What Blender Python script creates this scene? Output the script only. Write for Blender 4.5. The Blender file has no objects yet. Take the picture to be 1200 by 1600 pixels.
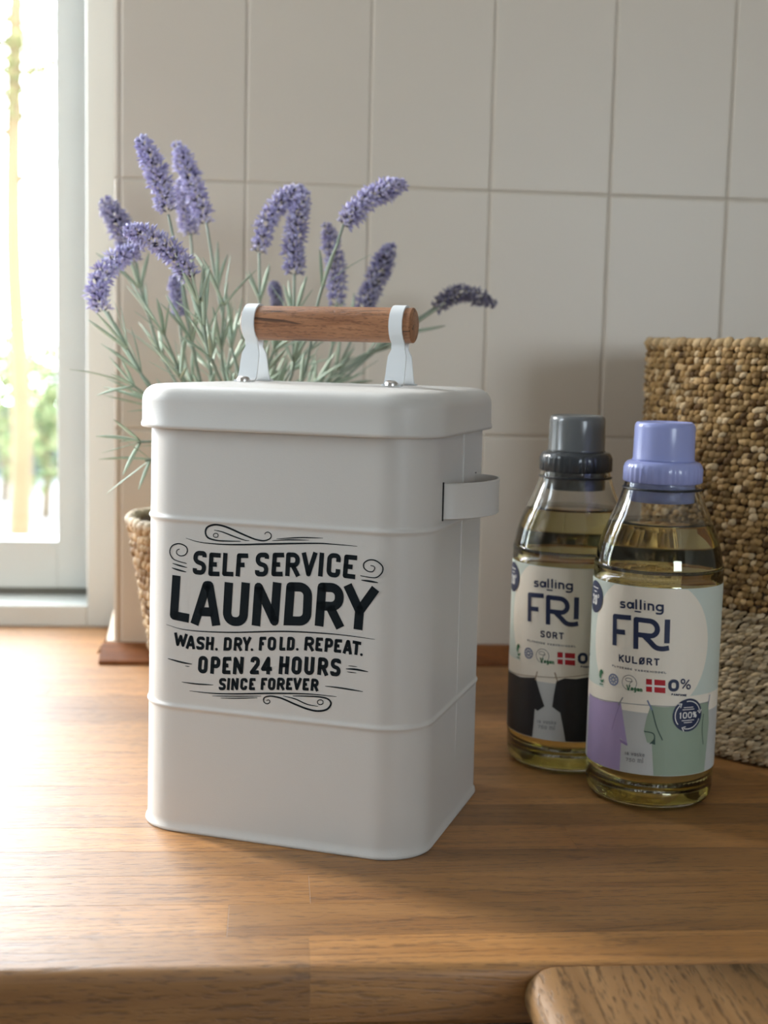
import bpy, bmesh, math, random
import numpy as np
from mathutils import Vector, Matrix
from mathutils.geometry import tessellate_polygon
random.seed(7); RN = np.random.default_rng(7)
SC = bpy.context.scene; COL = SC.collection
# ------------------------------------------------------------------ camera
F_PX, PITCH, YAW, ROLL, CAM_H = 2075.0, math.radians(6.7), math.radians(4.9), math.radians(1.38), 0.25
_fw = Vector((math.sin(YAW)*math.cos(PITCH), math.cos(YAW)*math.cos(PITCH), -math.sin(PITCH)))
_rt = _fw.cross(Vector((0, 0, 1))).normalized(); _up = _rt.cross(_fw)
RT = _rt*math.cos(ROLL)+_up*math.sin(ROLL); UP = -_rt*math.sin(ROLL)+_up*math.cos(ROLL)
cam_data = bpy.data.cameras.new('camera'); cam = bpy.data.objects.new('camera', cam_data); COL.objects.link(cam)
cam.matrix_world = Matrix(((RT.x, UP.x, -_fw.x, 0), (RT.y, UP.y, -_fw.y, 0), (RT.z, UP.z, -_fw.z, CAM_H), (0, 0, 0, 1)))
cam_data.sensor_fit = 'VERTICAL'; cam_data.sensor_height = 36; cam_data.lens = F_PX*36/1600
cam_data.clip_start = 0.02; cam_data.clip_end = 200
cam_data.dof.use_dof = True; cam_data.dof.focus_distance = 0.665; cam_data.dof.aperture_fstop = 8.5
SC.camera = cam
# ------------------------------------------------------------------ world, light, exposure
W = bpy.data.worlds.new('sky'); SC.world = W; W.use_nodes = True
W.node_tree.nodes['Background'].inputs[0].default_value = (0.80, 0.91, 1.0, 1)
W.node_tree.nodes['Background'].inputs[1].default_value = 22.0
SC.view_settings.view_transform = 'Standard'; SC.view_settings.look = 'None'
SC.view_settings.gamma = 1; SC.view_settings.use_curve_mapping = False
SC.view_settings.exposure = -0.43
SC.cycles.max_bounces = 28; SC.cycles.diffuse_bounces = 6; SC.cycles.transmission_bounces = 24
SC.cycles.glossy_bounces = 6; SC.cycles.transparent_max_bounces = 16
SC.cycles.sample_clamp_indirect = 30; SC.cycles.use_denoising = True

sun_d = bpy.data.lights.new('hazy_sun', 'SUN'); sun_d.energy = 13; sun_d.angle = math.radians(14); sun_d.color = (1, .95, .88)
sun = bpy.data.objects.new('hazy_sun', sun_d); COL.objects.link(sun); sun.location = (-8, 6, 4)
sun.rotation_euler = Vector((.80, -.60, -math.tan(math.radians(21)))).to_track_quat('-Z', 'Y').to_euler()

def portal(name, loc, rot, sx, sy):
    d = bpy.data.lights.new(name, 'AREA'); d.shape = 'RECTANGLE'; d.size = sx; d.size_y = sy
    d.cycles.is_portal = True
    o = bpy.data.objects.new(name, d); o.location = loc; o.rotation_euler = rot; COL.objects.link(o)
WIN_L, WIN_T = -1.06, 1.40          # back window: from WIN_L to -0.14, sill at 0
LW = (0.48, 0.92, 0.26, 1.06)     # left window added for side light: y0, y1, z0, z1
LX = -1.12
FW = (0.83, 1.86, 0.16, 0.96)           # fill window added in the wall behind the camera: x0, x1, z0, z1
portal('sky_portal_back', (-0.60, 1.36, 0.70), (-math.pi/2, 0, 0), 0.96, 1.45)
portal('sky_portal_left', (LX-0.14, (LW[0]+LW[1])/2, (LW[2]+LW[3])/2), (0, -math.pi/2, 0), LW[3]-LW[2]+.1, LW[1]-LW[0]+.1)

portal('sky_portal_front', ((FW[0]+FW[1])/2, -2.74, (FW[2]+FW[3])/2), (math.pi/2, 0, 0), FW[1]-FW[0]+.1, FW[3]-FW[2]+.1)
# ------------------------------------------------------------------ helpers
def at(px, py, Y):
    """point where the ray of a photo pixel meets the vertical plane y = Y"""
    d = _fw + RT*((px-600)/F_PX) - UP*((py-800)/F_PX)
    t = Y/d.y
    return Vector((d.x*t, Y, CAM_H+d.z*t))
def ray(px, py):
    return Vector((0, 0, CAM_H)), _fw + RT*((px-600)/F_PX) - UP*((py-800)/F_PX)
def tag(o, label=None, cat=None, group=None, kind=None):
    if label: o['label'] = label
    if cat: o['category'] = cat
    if group: o['group'] = group
    if kind: o['kind'] = kind
    return o
def empty(name, loc=(0, 0, 0), rz=0, label=None, cat=None, group=None, kind=None):
    o = bpy.data.objects.new(name, None); o.location = loc; o.rotation_euler = (0, 0, rz)
    o.empty_display_size = .02; COL.objects.link(o); return tag(o, label, cat, group, kind)
def link(name, me, mat=None, parent=None, smooth=False):
    if mat is not None:
        me.materials.clear()
        for m in (mat if isinstance(mat, (list, tuple)) else [mat]): me.materials.append(m)
    if smooth:
        me.polygons.foreach_set('use_smooth', [True]*len(me.polygons))
    o = bpy.data.objects.new(name, me); COL.objects.link(o)
    if parent: o.parent = parent
    return o
def from_bm(name, bm, mat, parent=None, smooth=False):
    me = bpy.data.meshes.new(name); bm.normal_update(); bm.to_mesh(me); bm.free()
    return link(name, me, mat, parent, smooth)
def auto_smooth(o, deg=35):
    me = o.data; bm = bmesh.new(); bm.from_mesh(me)
    for e in bm.edges:
        e.smooth = not (len(e.link_faces) == 2 and e.calc_face_angle(0) > math.radians(deg))
    for f in bm.faces: f.smooth = True
    bm.to_mesh(me); bm.free(); return o
def box(bm, x0, x1, y0, y1, z0, z1):
    v = [bm.verts.new(p) for p in ((x0, y0, z0), (x1, y0, z0), (x1, y1, z0), (x0, y1, z0), (x0, y0, z1), (x1, y0, z1), (x1, y1, z1), (x0, y1, z1))]
    for f in ((0, 3, 2, 1), (4, 5, 6, 7), (0, 1, 5, 4), (1, 2, 6, 5), (2, 3, 7, 6), (3, 0, 4, 7)): bm.faces.new([v[i] for i in f])
def boxes(name, bs, mat, parent=None, bevel=0):
    bm = bmesh.new()
    for b in bs: box(bm, *b)
    if bevel: bmesh.ops.bevel(bm, geom=list(bm.edges), offset=bevel, segments=2, affect='EDGES', profile=.5)
    return from_bm(name, bm, mat, parent)
def lathe(bm, prof, n=64, c=(0, 0), cap0=True, cap1=True, closed=False):
    rings = []
    for r, z in prof:
        rings.append([bm.verts.new((c[0]+r*math.cos(2*math.pi*k/n), c[1]+r*math.sin(2*math.pi*k/n), z)) for k in range(n)])
    pairs = list(zip(rings[:-1], rings[1:]))
    if closed: pairs.append((rings[-1], rings[0]))
    for a, b in pairs:
        for k in range(n): bm.faces.new((a[k], a[(k+1) % n], b[(k+1) % n], b[k]))
    if not closed:
        if cap0: bm.faces.new(rings[0][::-1])
        if cap1: bm.faces.new(rings[-1])
def crom(pts, n=10):
    P = [Vector(p) for p in pts]
    if len(P) == 2: return [P[0].lerp(P[1], i/n) for i in range(n+1)]
    Q = [P[0]*2-P[1]]+P+[P[-1]*2-P[-2]]; out = []
    for i in range(1, len(Q)-2):
        a, b, c, d = Q[i-1:i+3]
        for k in range(n):
            t = k/n
            out.append(.5*((2*b)+(c-a)*t+(2*a-5*b+4*c-d)*t*t+(3*b-a-3*c+d)*t**3))
    out.append(P[-1]); return out
def tube(bm, path, rad, n=8):
    rings = []; ref = Vector((.3, .2, .93)).normalized()
    for i, p in enumerate(path):
        t = (path[min(i+1, len(path)-1)]-path[max(i-1, 0)]).normalized()
        a = t.cross(ref)
        if a.length < 1e-4: a = t.cross(Vector((1, 0, 0)))
        a.normalize(); b = t.cross(a); r = rad(i/(len(path)-1)) if callable(rad) else rad
        rings.append([bm.verts.new(p+(a*math.cos(2*math.pi*k/n)+b*math.sin(2*math.pi*k/n))*r) for k in range(n)])
    for A, B in zip(rings[:-1], rings[1:]):
        for k in range(n): bm.faces.new((A[k], A[(k+1) % n], B[(k+1) % n], B[k]))
    bm.faces.new(rings[0][::-1]); bm.faces.new(rings[-1])
def rrect(hw, hd, r, n=10):
    pts = []
    for sx, sy, t0 in ((1, -1, -90), (1, 1, 0), (-1, 1, 90), (-1, -1, 180)):
        for k in range(n+1):
            t = math.radians(t0+90*k/n); pts.append((sx*(hw-r)+r*math.cos(t), sy*(hd-r)+r*math.sin(t)))
    return pts
def loft(bm, rings, cap0=True, cap1=True):
    R = [[bm.verts.new(p) for p in ring] for ring in rings]
    n = len(R[0])
    for a, b in zip(R[:-1], R[1:]):
        for k in range(n): bm.faces.new((a[k], a[(k+1) % n], b[(k+1) % n], b[k]))
    if cap0: bm.faces.new(R[0][::-1])
    if cap1: bm.faces.new(R[-1])

# ------------------------------------------------------------------ materials
def new_mat(name):
    m = bpy.data.materials.new(name); m.use_nodes = True
    return m, m.node_tree, m.node_tree.nodes['Principled BSDF']
def N(nt, typ, **kw):
    n = nt.nodes.new(typ)
    for k, v in kw.items(): setattr(n, k, v)
    return n
def plain(name, col, rough=.5, metal=0, bump=0, bscale=400, spec=.5, vary=0):
    m, nt, b = new_mat(name)
    b.inputs['Base Color'].default_value = (*col, 1); b.inputs['Roughness'].default_value = rough
    b.inputs['Metallic'].default_value = metal; b.inputs['Specular IOR Level'].default_value = spec
    if bump or vary:
        tc = N(nt, 'ShaderNodeTexCoord'); no = N(nt, 'ShaderNodeTexNoise')
        no.inputs['Scale'].default_value = bscale; no.inputs['Detail'].default_value = 3
        nt.links.new(tc.outputs['Object'], no.inputs['Vector'])
        if bump:
            bp = N(nt, 'ShaderNodeBump'); bp.inputs['Strength'].default_value = bump; bp.inputs['Distance'].default_value = .0006
            nt.links.new(no.outputs['Fac'], bp.inputs['Height']); nt.links.new(bp.outputs['Normal'], b.inputs['Normal'])
        if vary:
            n2 = N(nt, 'ShaderNodeTexNoise'); n2.inputs['Scale'].default_value = bscale*.05
            nt.links.new(tc.outputs['Object'], n2.inputs['Vector'])
            mx = N(nt, 'ShaderNodeMix', data_type='RGBA')
            mx.inputs['A'].default_value = (*[c*(1-vary) for c in col], 1); mx.inputs['B'].default_value = (*[min(1, c*(1+vary)) for c in col], 1)
            nt.links.new(n2.outputs['Fac'], mx.inputs['Factor']); nt.links.new(mx.outputs['Result'], b.inputs['Base Color'])
    return m
def wood(name, dark, light, axis=0, rough=.38, stretch=14, pore=.5, randomise=True, scale=1.0, streak=0.0, spec=.5):
    m, nt, b = new_mat(name); L = nt.links.new
    tc = N(nt, 'ShaderNodeTexCoord'); oi = N(nt, 'ShaderNodeObjectInfo')
    mul = N(nt, 'ShaderNodeVectorMath', operation='MULTIPLY_ADD')
    comb = N(nt, 'ShaderNodeCombineXYZ')
    for i, k in enumerate((3.7, 9.1, 5.3)):
        mm = N(nt, 'ShaderNodeMath', operation='MULTIPLY'); mm.inputs[1].default_value = k if randomise else 0
        L(oi.outputs['Random'], mm.inputs[0]); L(mm.outputs[0], comb.inputs[i])
    L(tc.outputs['Object'], mul.inputs[0]); mul.inputs[1].default_value = (1, 1, 1); L(comb.outputs[0], mul.inputs[2])
    def noise(lo, hi, det, dist=0):
        s = [hi*scale]*3; s[axis] = lo*scale
        mp = N(nt, 'ShaderNodeMapping'); mp.inputs['Scale'].default_value = s; L(mul.outputs[0], mp.inputs['Vector'])
        no = N(nt, 'ShaderNodeTexNoise'); no.inputs['Scale'].default_value = 1; no.inputs['Detail'].default_value = det
        no.inputs['Distortion'].default_value = dist; L(mp.outputs[0], no.inputs['Vector']); return no
    broad = noise(5, 5*stretch, 4, .8); fine = noise(28, 28*stretch*1.6, 3, .2); pores = noise(120, 120*stretch*.6, 2, .2)
    ramp = N(nt, 'ShaderNodeValToRGB'); ramp.color_ramp.elements[0].position = .28; ramp.color_ramp.elements[1].position = .72
    ramp.color_ramp.elements[0].color = (*dark, 1); ramp.color_ramp.elements[1].color = (*light, 1)
    mixf = N(nt, 'ShaderNodeMix', data_type='FLOAT'); mixf.inputs[0].default_value = .35
    L(broad.outputs['Fac'], mixf.inputs[2]); L(fine.outputs['Fac'], mixf.inputs[3]); L(mixf.outputs[0], ramp.inputs['Fac'])
    ring = noise(2.2, 2.2*stretch, 1, .3)
    rs = N(nt, 'ShaderNodeMath', operation='MULTIPLY'); rs.inputs[1].default_value = 95; L(ring.outputs['Fac'], rs.inputs[0])
    rsin = N(nt, 'ShaderNodeMath', operation='SINE'); L(rs.outputs[0], rsin.inputs[0])
    rr1 = N(nt, 'ShaderNodeMapRange'); rr1.inputs[1].default_value = .35; rr1.inputs[2].default_value = .95; L(rsin.outputs[0], rr1.inputs[0])
    dash = noise(150, 520, 2, 0); dr = N(nt, 'ShaderNodeMapRange'); dr.inputs[1].default_value = .40; dr.inputs[2].default_value = .60; L(dash.outputs['Fac'], dr.inputs[0])
    gl = N(nt, 'ShaderNodeMath', operation='MULTIPLY'); L(rr1.outputs[0], gl.inputs[0]); L(dr.outputs[0], gl.inputs[1])
    pr = N(nt, 'ShaderNodeMapRange'); pr.inputs[1].default_value = .57; pr.inputs[2].default_value = .68; L(pores.outputs['Fac'], pr.inputs[0])
    pmx = N(nt, 'ShaderNodeMath', operation='MAXIMUM'); L(pr.outputs[0], pmx.inputs[0]); L(gl.outputs[0], pmx.inputs[1])
    pm = N(nt, 'ShaderNodeMath', operation='MULTIPLY'); pm.inputs[1].default_value = pore; L(pmx.outputs[0], pm.inputs[0])
    mx = N(nt, 'ShaderNodeMix', data_type='RGBA'); mx.inputs['B'].default_value = (*[c*.35 for c in dark], 1)
    L(pm.outputs[0], mx.inputs['Factor']); L(ramp.outputs[0], mx.inputs['A'])
    last = mx.outputs['Result']; b.inputs['Specular IOR Level'].default_value = spec
    if streak:
        sn = noise(6, 90, 2, 1.2); sr = N(nt, 'ShaderNodeMapRange'); sr.inputs[1].default_value = .6; sr.inputs[2].default_value = .66
        L(sn.outputs['Fac'], sr.inputs[0]); sm = N(nt, 'ShaderNodeMath', operation='MULTIPLY'); sm.inputs[1].default_value = streak; L(sr.outputs[0], sm.inputs[0])
        m3 = N(nt, 'ShaderNodeMix', data_type='RGBA'); m3.inputs['B'].default_value = (*[c*.25 for c in dark], 1)
        L(sm.outputs[0], m3.inputs['Factor']); L(last, m3.inputs['A']); last = m3.outputs['Result']
    hs = N(nt, 'ShaderNodeHueSaturation'); mr = N(nt, 'ShaderNodeMapRange'); mr.inputs[3].default_value = .8; mr.inputs[4].default_value = 1.18
    if not randomise: mr.inputs[3].default_value = 1; mr.inputs[4].default_value = 1
    L(oi.outputs['Random'], mr.inputs[0]); L(mr.outputs[0], hs.inputs['Value']); L(last, hs.inputs['Color'])
    L(hs.outputs[0], b.inputs['Base Color'])
    rr = N(nt, 'ShaderNodeMapRange'); rr.inputs[3].default_value = rough-.06; rr.inputs[4].default_value = rough+.1
    L(fine.outputs['Fac'], rr.inputs[0]); L(rr.outputs[0], b.inputs['Roughness'])
    bp = N(nt, 'ShaderNodeBump'); bp.invert = True; bp.inputs['Strength'].default_value = .35; bp.inputs['Distance'].default_value = .0004
    L(pmx.outputs[0], bp.inputs['Height']); L(bp.outputs['Normal'], b.inputs['Normal'])
    return m
def attr_mat(name, rough=.8, gain=1.0, spec=.3):
    m, nt, b = new_mat(name)
    a = N(nt, 'ShaderNodeAttribute', attribute_name='tone'); nt.links.new(a.outputs['Color'], b.inputs['Base Color'])
    b.inputs['Roughness'].default_value = rough; b.inputs['Specular IOR Level'].default_value = spec
    return m
def clear(name, col, ior, rough=0.0):
    m, nt, b = new_mat(name)
    b.inputs['Base Color'].default_value = (*col, 1); b.inputs['Roughness'].default_value = rough
    b.inputs['IOR'].default_value = ior; b.inputs['Transmission Weight'].default_value = 1
    return m

M_tile = plain('glazed_tile', (.60, .53, .44), .38, bump=.05, bscale=60)
M_grout = plain('grout', (.58, .51, .425), .8)
M_wall = plain('wall_paint', (.45, .43, .39), .8)
M_white = plain('window_paint', (.55, .56, .53), .45)
M_ceil = plain('ceiling_paint', (.8, .79, .76), .9)
M_floor = wood('floor_wood', (.25, .15, .08), (.38, .24, .13), 0, .5, randomise=False)
M_oak = wood('worktop_oak', (.235, .092, .016), (.43, .205, .055), 0, .50, pore=.55, spec=1.0)
M_nose = wood('worktop_nose_oak', (.150, .055, .008), (.27, .115, .022), 0, .42, spec=.45, stretch=10)
M_oak2 = wood('peninsula_oak', (.155, .078, .027), (.25, .14, .058), 1, .36, stretch=14, pore=.75, randomise=False)
M_strip = wood('strip_wood', (.15, .045, .010), (.25, .088, .022), 0, .5, spec=.3, randomise=False)
M_tin = plain('white_enamel', (.55, .53, .50), .42, bump=.10, bscale=1600)
M_ink = plain('black_ink', (.008, .012, .015), .6, spec=.1)
M_dowel = wood('dowel_wood', (.19, .07, .028), (.48, .23, .11), 0, .42, stretch=9, pore=.5, randomise=False, scale=2.2, streak=.9)
M_strap = plain('strap_enamel', (.70, .72, .73), .4)
M_bolt = plain('steel_bolt', (.7, .68, .65), .3, metal=1)
M_dark = plain('dark_slot', (.01, .01, .01), .8)
M_glass = clear('clear_plastic', (.97, .98, .96), 1.46)
M_liquid = clear('pale_detergent', (.86, .79, .42), 1.34)
M_pane = bpy.data.materials.new('window_glass'); M_pane.use_nodes = True
_nt = M_pane.node_tree; _nt.nodes.clear(); _o = N(_nt, 'ShaderNodeOutputMaterial'); _m = N(_nt, 'ShaderNodeMixShader'); _t = N(_nt, 'ShaderNodeBsdfTransparent'); _g = N(_nt, 'ShaderNodeBsdfGlossy'); _f = N(_nt, 'ShaderNodeFresnel')
_t.inputs[0].default_value = (1, 1, 1, 1); _g.inputs['Roughness'].default_value = .0; _ge = N(_nt, 'ShaderNodeNewGeometry'); _ma = N(_nt, 'ShaderNodeMath', operation='MULTIPLY_ADD')
_ma.inputs[1].default_value = 1/1.45-1.45; _ma.inputs[2].default_value = 1.45      # same reflectance from either side of the thin pane
_nt.links.new(_ge.outputs['Backfacing'], _ma.inputs[0]); _nt.links.new(_ma.outputs[0], _f.inputs[0])
_nt.links.new(_f.outputs[0], _m.inputs[0]); _nt.links.new(_t.outputs[0], _m.inputs[1]); _nt.links.new(_g.outputs[0], _m.inputs[2]); _nt.links.new(_m.outputs[0], _o.inputs[0])
M_capblue = plain('periwinkle_plastic', (.30, .34, .64), .22, spec=.5)
M_capgrey = plain('charcoal_plastic', (.045, .05, .055), .2)
M_capgrey_top = plain('smoke_plastic', (.12, .125, .125), .18)
M_gap_shade = plain('gap_shade_grey', (.13, .12, .10), .8)  # dark tone painting the shaded gap below the sashes
M_ring = plain('black_seal', (.01, .012, .015), .4)
M_weave = attr_mat('seagrass', .75)
M_back = plain('basket_lining', (.10, .06, .03), .9)
M_petal = attr_mat('lavender_petal', .7)
M_leaf = plain('lavender_leaf', (.38, .46, .35), .65, vary=.25, bscale=900)
M_stem = plain('lavender_stem', (.24, .29, .23), .7)
M_soil = plain('soil', (.02, .015, .01), .95)
M_cab = plain('cabinet_paint', (.35, .34, .33), .5)

# ------------------------------------------------------------------ setting
WY = 1.08                                        # tile face
tile_back = WY+.0011
bw = boxes('wall_back', [(-.1265, 2.2, tile_back, 1.34, -.9, 1.6), (-.14, -.1265, 1.2, 1.34, -.9, 1.6),
                         (LX-.12, WIN_L, 1.2, 1.34, -.9, 1.6), (WIN_L, -.14, 1.2, 1.34, WIN_T, 1.6), (WIN_L, -.14, 1.2, 1.34, -.9, 0)], M_grout)
tag(bw, kind='structure')
def tile_mesh(w, h, g=.0003, bv=.0022, dp=.0010, t=.006):
    bm = bmesh.new(); x0, x1, z0, z1 = g, w-g, g, h-g
    rings = []
    for k in range(4):
        a = math.pi/2*k/3; i = bv*(1-math.cos(a)); y = dp*(1-math.sin(a))
        rings.append([(x0+i, y, z0+i), (x1-i, y, z0+i), (x1-i, y, z1-i), (x0+i, y, z1-i)])
    loft(bm, rings, cap0=False); me = bpy.data.meshes.new('tile'); bmesh.ops.recalc_face_normals(bm, faces=bm.faces)
    bm.to_mesh(me); bm.free(); me.materials.append(M_tile); return me
TX, TP, TZ, TH = -.1213, .0978, -.0097, .1967
full = tile_mesh(TP, TH); cut = tile_mesh(TX+.1265, TH)
for j in range(4):
    for i in range(-1, 9):
        o = bpy.data.objects.new('tile', cut if i < 0 else full); COL.objects.link(o); o.parent = bw
        o.location = (-.1265 if i < 0 else TX+TP*i, WY+random.uniform(-.0001, .0002), TZ+TH*j)
tag(boxes('wall_left', [(LX-.12, LX, -2.6, LW[0], -.9, 1.6), (LX-.12, LX, LW[1], 1.2, -.9, 1.6), (LX-.12, LX, LW[0], LW[1], LW[3], 1.6), (LX-.12, LX, LW[0], LW[1], -.9, LW[2])], M_wall), kind='structure')
tag(boxes('wall_right', [(2.2, 2.32, -2.6, 1.34, -.9, 1.6)], M_wall), kind='structure')
tag(boxes('wall_front', [(LX-.12, FW[0], -2.72, -2.6, -.9, 1.6), (FW[1], 2.32, -2.72, -2.6, -.9, 1.6), (FW[0], FW[1], -2.72, -2.6, FW[3], 1.6), (FW[0], FW[1], -2.72, -2.6, -.9, FW[2])], M_wall), kind='structure')
tag(boxes('floor', [(LX-.12, 2.32, -2.72, 1.34, -1.0, -.9)], M_floor), kind='structure')
tag(boxes('ceiling', [(LX-.12, 2.32, -2.72, 1.34, 1.6, 1.7)], M_ceil), kind='structure')
# back window
win = empty('window_1', (0, 0, 0), kind='structure')
FY, SY = 1.2, 1.25
boxes('window_frame', [(WIN_L, WIN_L+.035, FY, 1.31, 0, WIN_T), (-.1645, -.139, FY, 1.31, 0, WIN_T), (WIN_L+.035, -.1645, FY, 1.31, WIN_T-.03, WIN_T), (WIN_L+.035, -.1645, FY, 1.31, 0, .0195),
                       (-.62, -.58, FY, 1.31, .0195, WIN_T-.03)], M_white, win, .0015)
for x0, x1 in ((-.577, -.1665), (WIN_L+.037, -.623)):
    z0, z1 = .0265, WIN_T-.033; sw, bwid = .0315, .044
    sl_ = boxes('gap_shade', [(x0, x1, SY+.002, 1.29, .0196, z0+.0005)], M_gap_shade, win)  # dark strip standing in for the shadow under the sash
    s = boxes('casement_sash', [(x0, x0+sw, SY, 1.295, z0, z1), (x1-sw, x1, SY, 1.295, z0, z1)], M_white, win, .0012)
    boxes('sash_rail', [(x0+sw, x1-sw, SY+.0006, 1.295, z0, z0+bwid)], M_white, s, .0008)
    boxes('sash_rail', [(x0+sw, x1-sw, SY+.0006, 1.295, z1-.04, z1)], M_white, s, .0008)
    boxes('pane', [(x0+sw, x1-sw, 1.272, 1.276, z0+bwid, z1-.04)], M_pane, s)
w2 = empty('fill_window_left', (0, 0, 0), kind='structure')      # unseen side window, added to light the tiles from the left
y0, y1, z0, z1 = LW; f = .03
boxes('window_frame', [(LX-.09, LX-.02, y0, y0+f, z0, z1), (LX-.09, LX-.02, y1-f, y1, z0, z1), (LX-.09, LX-.02, y0+f, y1-f, z0, z0+f), (LX-.09, LX-.02, y0+f, y1-f, z1-f, z1)], M_white, w2)
boxes('pane', [(LX-.06, LX-.056, y0+f, y1-f, z0+f, z1-f)], M_pane, w2)
w3 = empty('fill_window_rear', (0, 0, 0), kind='structure')      # unseen window across the room, added as fill light from the front
x0, x1, z0, z1 = FW
boxes('window_frame', [(x0, x0+f, -2.69, -2.62, z0, z1), (x1-f, x1, -2.69, -2.62, z0, z1), (x0+f, x1-f, -2.69, -2.62, z0, z0+f), (x0+f, x1-f, -2.69, -2.62, z1-f, z1)], M_white, w3)
boxes('pane', [(x0+f, x1-f, -2.66, -2.656, z0+f, z1-f)], M_pane, w3)
bm = bmesh.new()   # sloped white return at the bottom of the tiled reveal
vs = [(-.1262, WY, .0135), (-.1262, 1.199, .045), (-.1262, 1.199, .001), (-.1262, WY, .001), (-.1325, WY, .0135), (-.1375, 1.199, .030), (-.1375, 1.199, .001), (-.1325, WY, .001)]
v = [bm.verts.new(p) for p in vs]
for f in ((0, 1, 2, 3), (7, 6, 5, 4), (0, 4, 5, 1), (3, 2, 6, 7), (0, 3, 7, 4), (1, 5, 6, 2)): bm.faces.new([v[i] for i in f])
bmesh.ops.recalc_face_normals(bm, faces=bm.faces)
tag(from_bm('trim_1', bm, M_grout), kind='structure')
bm = bmesh.new()   # stained moulding where the tiles meet the worktop
prof = [(WY-.001, .0127), (WY-.006, .0127), (WY-.0275, .0035), (WY-.0285, .0022), (WY-.0285, .0003), (WY-.001, .0003)]
rings = [[(x, y, z) for y, z in prof] for x in (-.1352, .9)]
loft(bm, rings); bmesh.ops.recalc_face_normals(bm, faces=bm.faces)
tag(from_bm('trim_2', bm, M_strip), kind='structure')

# ------------------------------------------------------------------ worktop of oak staves
wt = empty('worktop', (0, .86, -.0265), 0, 'long oiled oak worktop of glued staves carrying the tin and bottles', 'worktop')
wt_inv = Matrix.Translation((0, -.86, .0265))
def stave_mesh(x0, x1, y0, y1, z0=-.0265, z1=0.0, ch=.00012, g=.00003):
    bm = bmesh.new(); a, b, c, d = x0+g, x1-g, y0+g, y1-g
    cx, cy = (x0+x1)/2, (y0+y1)/2
    rings = [[(X-cx, Y-cy, z-z1) for X, Y in ((a+i, c+i), (b-i, c+i), (b-i, d-i), (a+i, d-i))] for i, z in ((0, z0), (0, z1-ch), (ch, z1))]
    loft(bm, rings); me = bpy.data.meshes.new('stave'); bm.to_mesh(me); bm.free(); me.materials.append(M_oak)
    return me, (cx, cy, z1)
XL, XR = -1.10, .95
rows = [.550, .584, .618, .650]
while rows[-1] < 1.165: rows.append(rows[-1]+.034)
rows[-1] = 1.2
fixed = {0: [-.0165], 1: [.0205], 2: [-.21, .30], 3: [.16]}
for j, (y0, y1) in enumerate(zip(rows[:-1], rows[1:])):
    xs = list(fixed.get(j, [random.uniform(-.3, .3)]))
    while xs[0] > XL+.3: xs.insert(0, xs[0]-random.uniform(.28, .6))
    while xs[-1] < XR-.3: xs.append(xs[-1]+random.uniform(.28, .6))
    xs = [XL]+[x for x in xs if XL+.08 < x < XR-.08]+[XR]
    if y1 > 1.08: pass
    for x0, x1 in zip(xs[:-1], xs[1:]):
        xe = x1
        if y0 > 1.075:
            if x0 >= -.1265: continue
            xe = min(x1, -.142)
        me, loc = stave_mesh(x0, xe, y0, y1)
        o = link('stave', me, None, wt); o.location = wt_inv @ Vector(loc)
nose = [(.550, 0), (.5245, 0)]
for k in range(1, 8):
    a = math.pi/2*k/7; nose.append((.5245-.0055*math.sin(a), -.0055*(1-math.cos(a))))
nose += [(.519, -.0235), (.5215, -.0265), (.550, -.0265)]
for x0, x1 in ((XL, -.42), (-.42, .0188), (.0188, .62), (.62, XR)):
    bm = bmesh.new(); cx = (x0+x1)/2
    loft(bm, [[(x-cx, y-.534, z) for y, z in nose] for x in (x0+.00003, x1-.00003)]); bmesh.ops.recalc_face_normals(bm, faces=bm.faces)
    o = from_bm('stave', bm, M_oak, wt); auto_smooth(o, 30); o.location = wt_inv @ Vector((cx, .534, 0))
# peninsula board butting against the worktop edge
pn = empty('peninsula_board', (.40, .26, -.027), 0, 'thick oak board with rounded edge butting the worktop front at bottom right', 'worktop')
bm = bmesh.new()
prof = [(.7, -.0006), (.1215, -.0006)]
for k in range(1, 13):
    a = math.pi*k/12; prof.append((.1215-.0135*math.sin(a), -.0006-.0132*(1-math.cos(a))))
prof += [(.7, -.027)]
loft(bm, [[(x-.4, y-.26, z+.027) for x, z in prof] for y in (-.05, .5185)]); bmesh.ops.recalc_face_normals(bm, faces=bm.faces)
auto_smooth(from_bm('board', bm, M_oak2, pn), 40)
for x0 in (-.22, .25): boxes('support_panel', [(x0, x0+.02, -.29, .20, -.873, 0)], M_cab, pn)
cb = empty('base_cabinet', (0, .88, -.9), 0, 'grey base cabinet under the oak worktop', 'cabinet')
boxes('carcass', [(XL, XR, -.335, .19, .08, .8735)], M_cab, cb)
boxes('plinth', [(XL, XR, -.29, .19, 0, .08)], M_cab, cb)
for i in range(3):
    d = boxes('door', [(XL+.58*i+.002, XL+.58*(i+1)-.002, -.353, -.3355, .085, .868)], M_cab, cb, .001)

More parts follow.
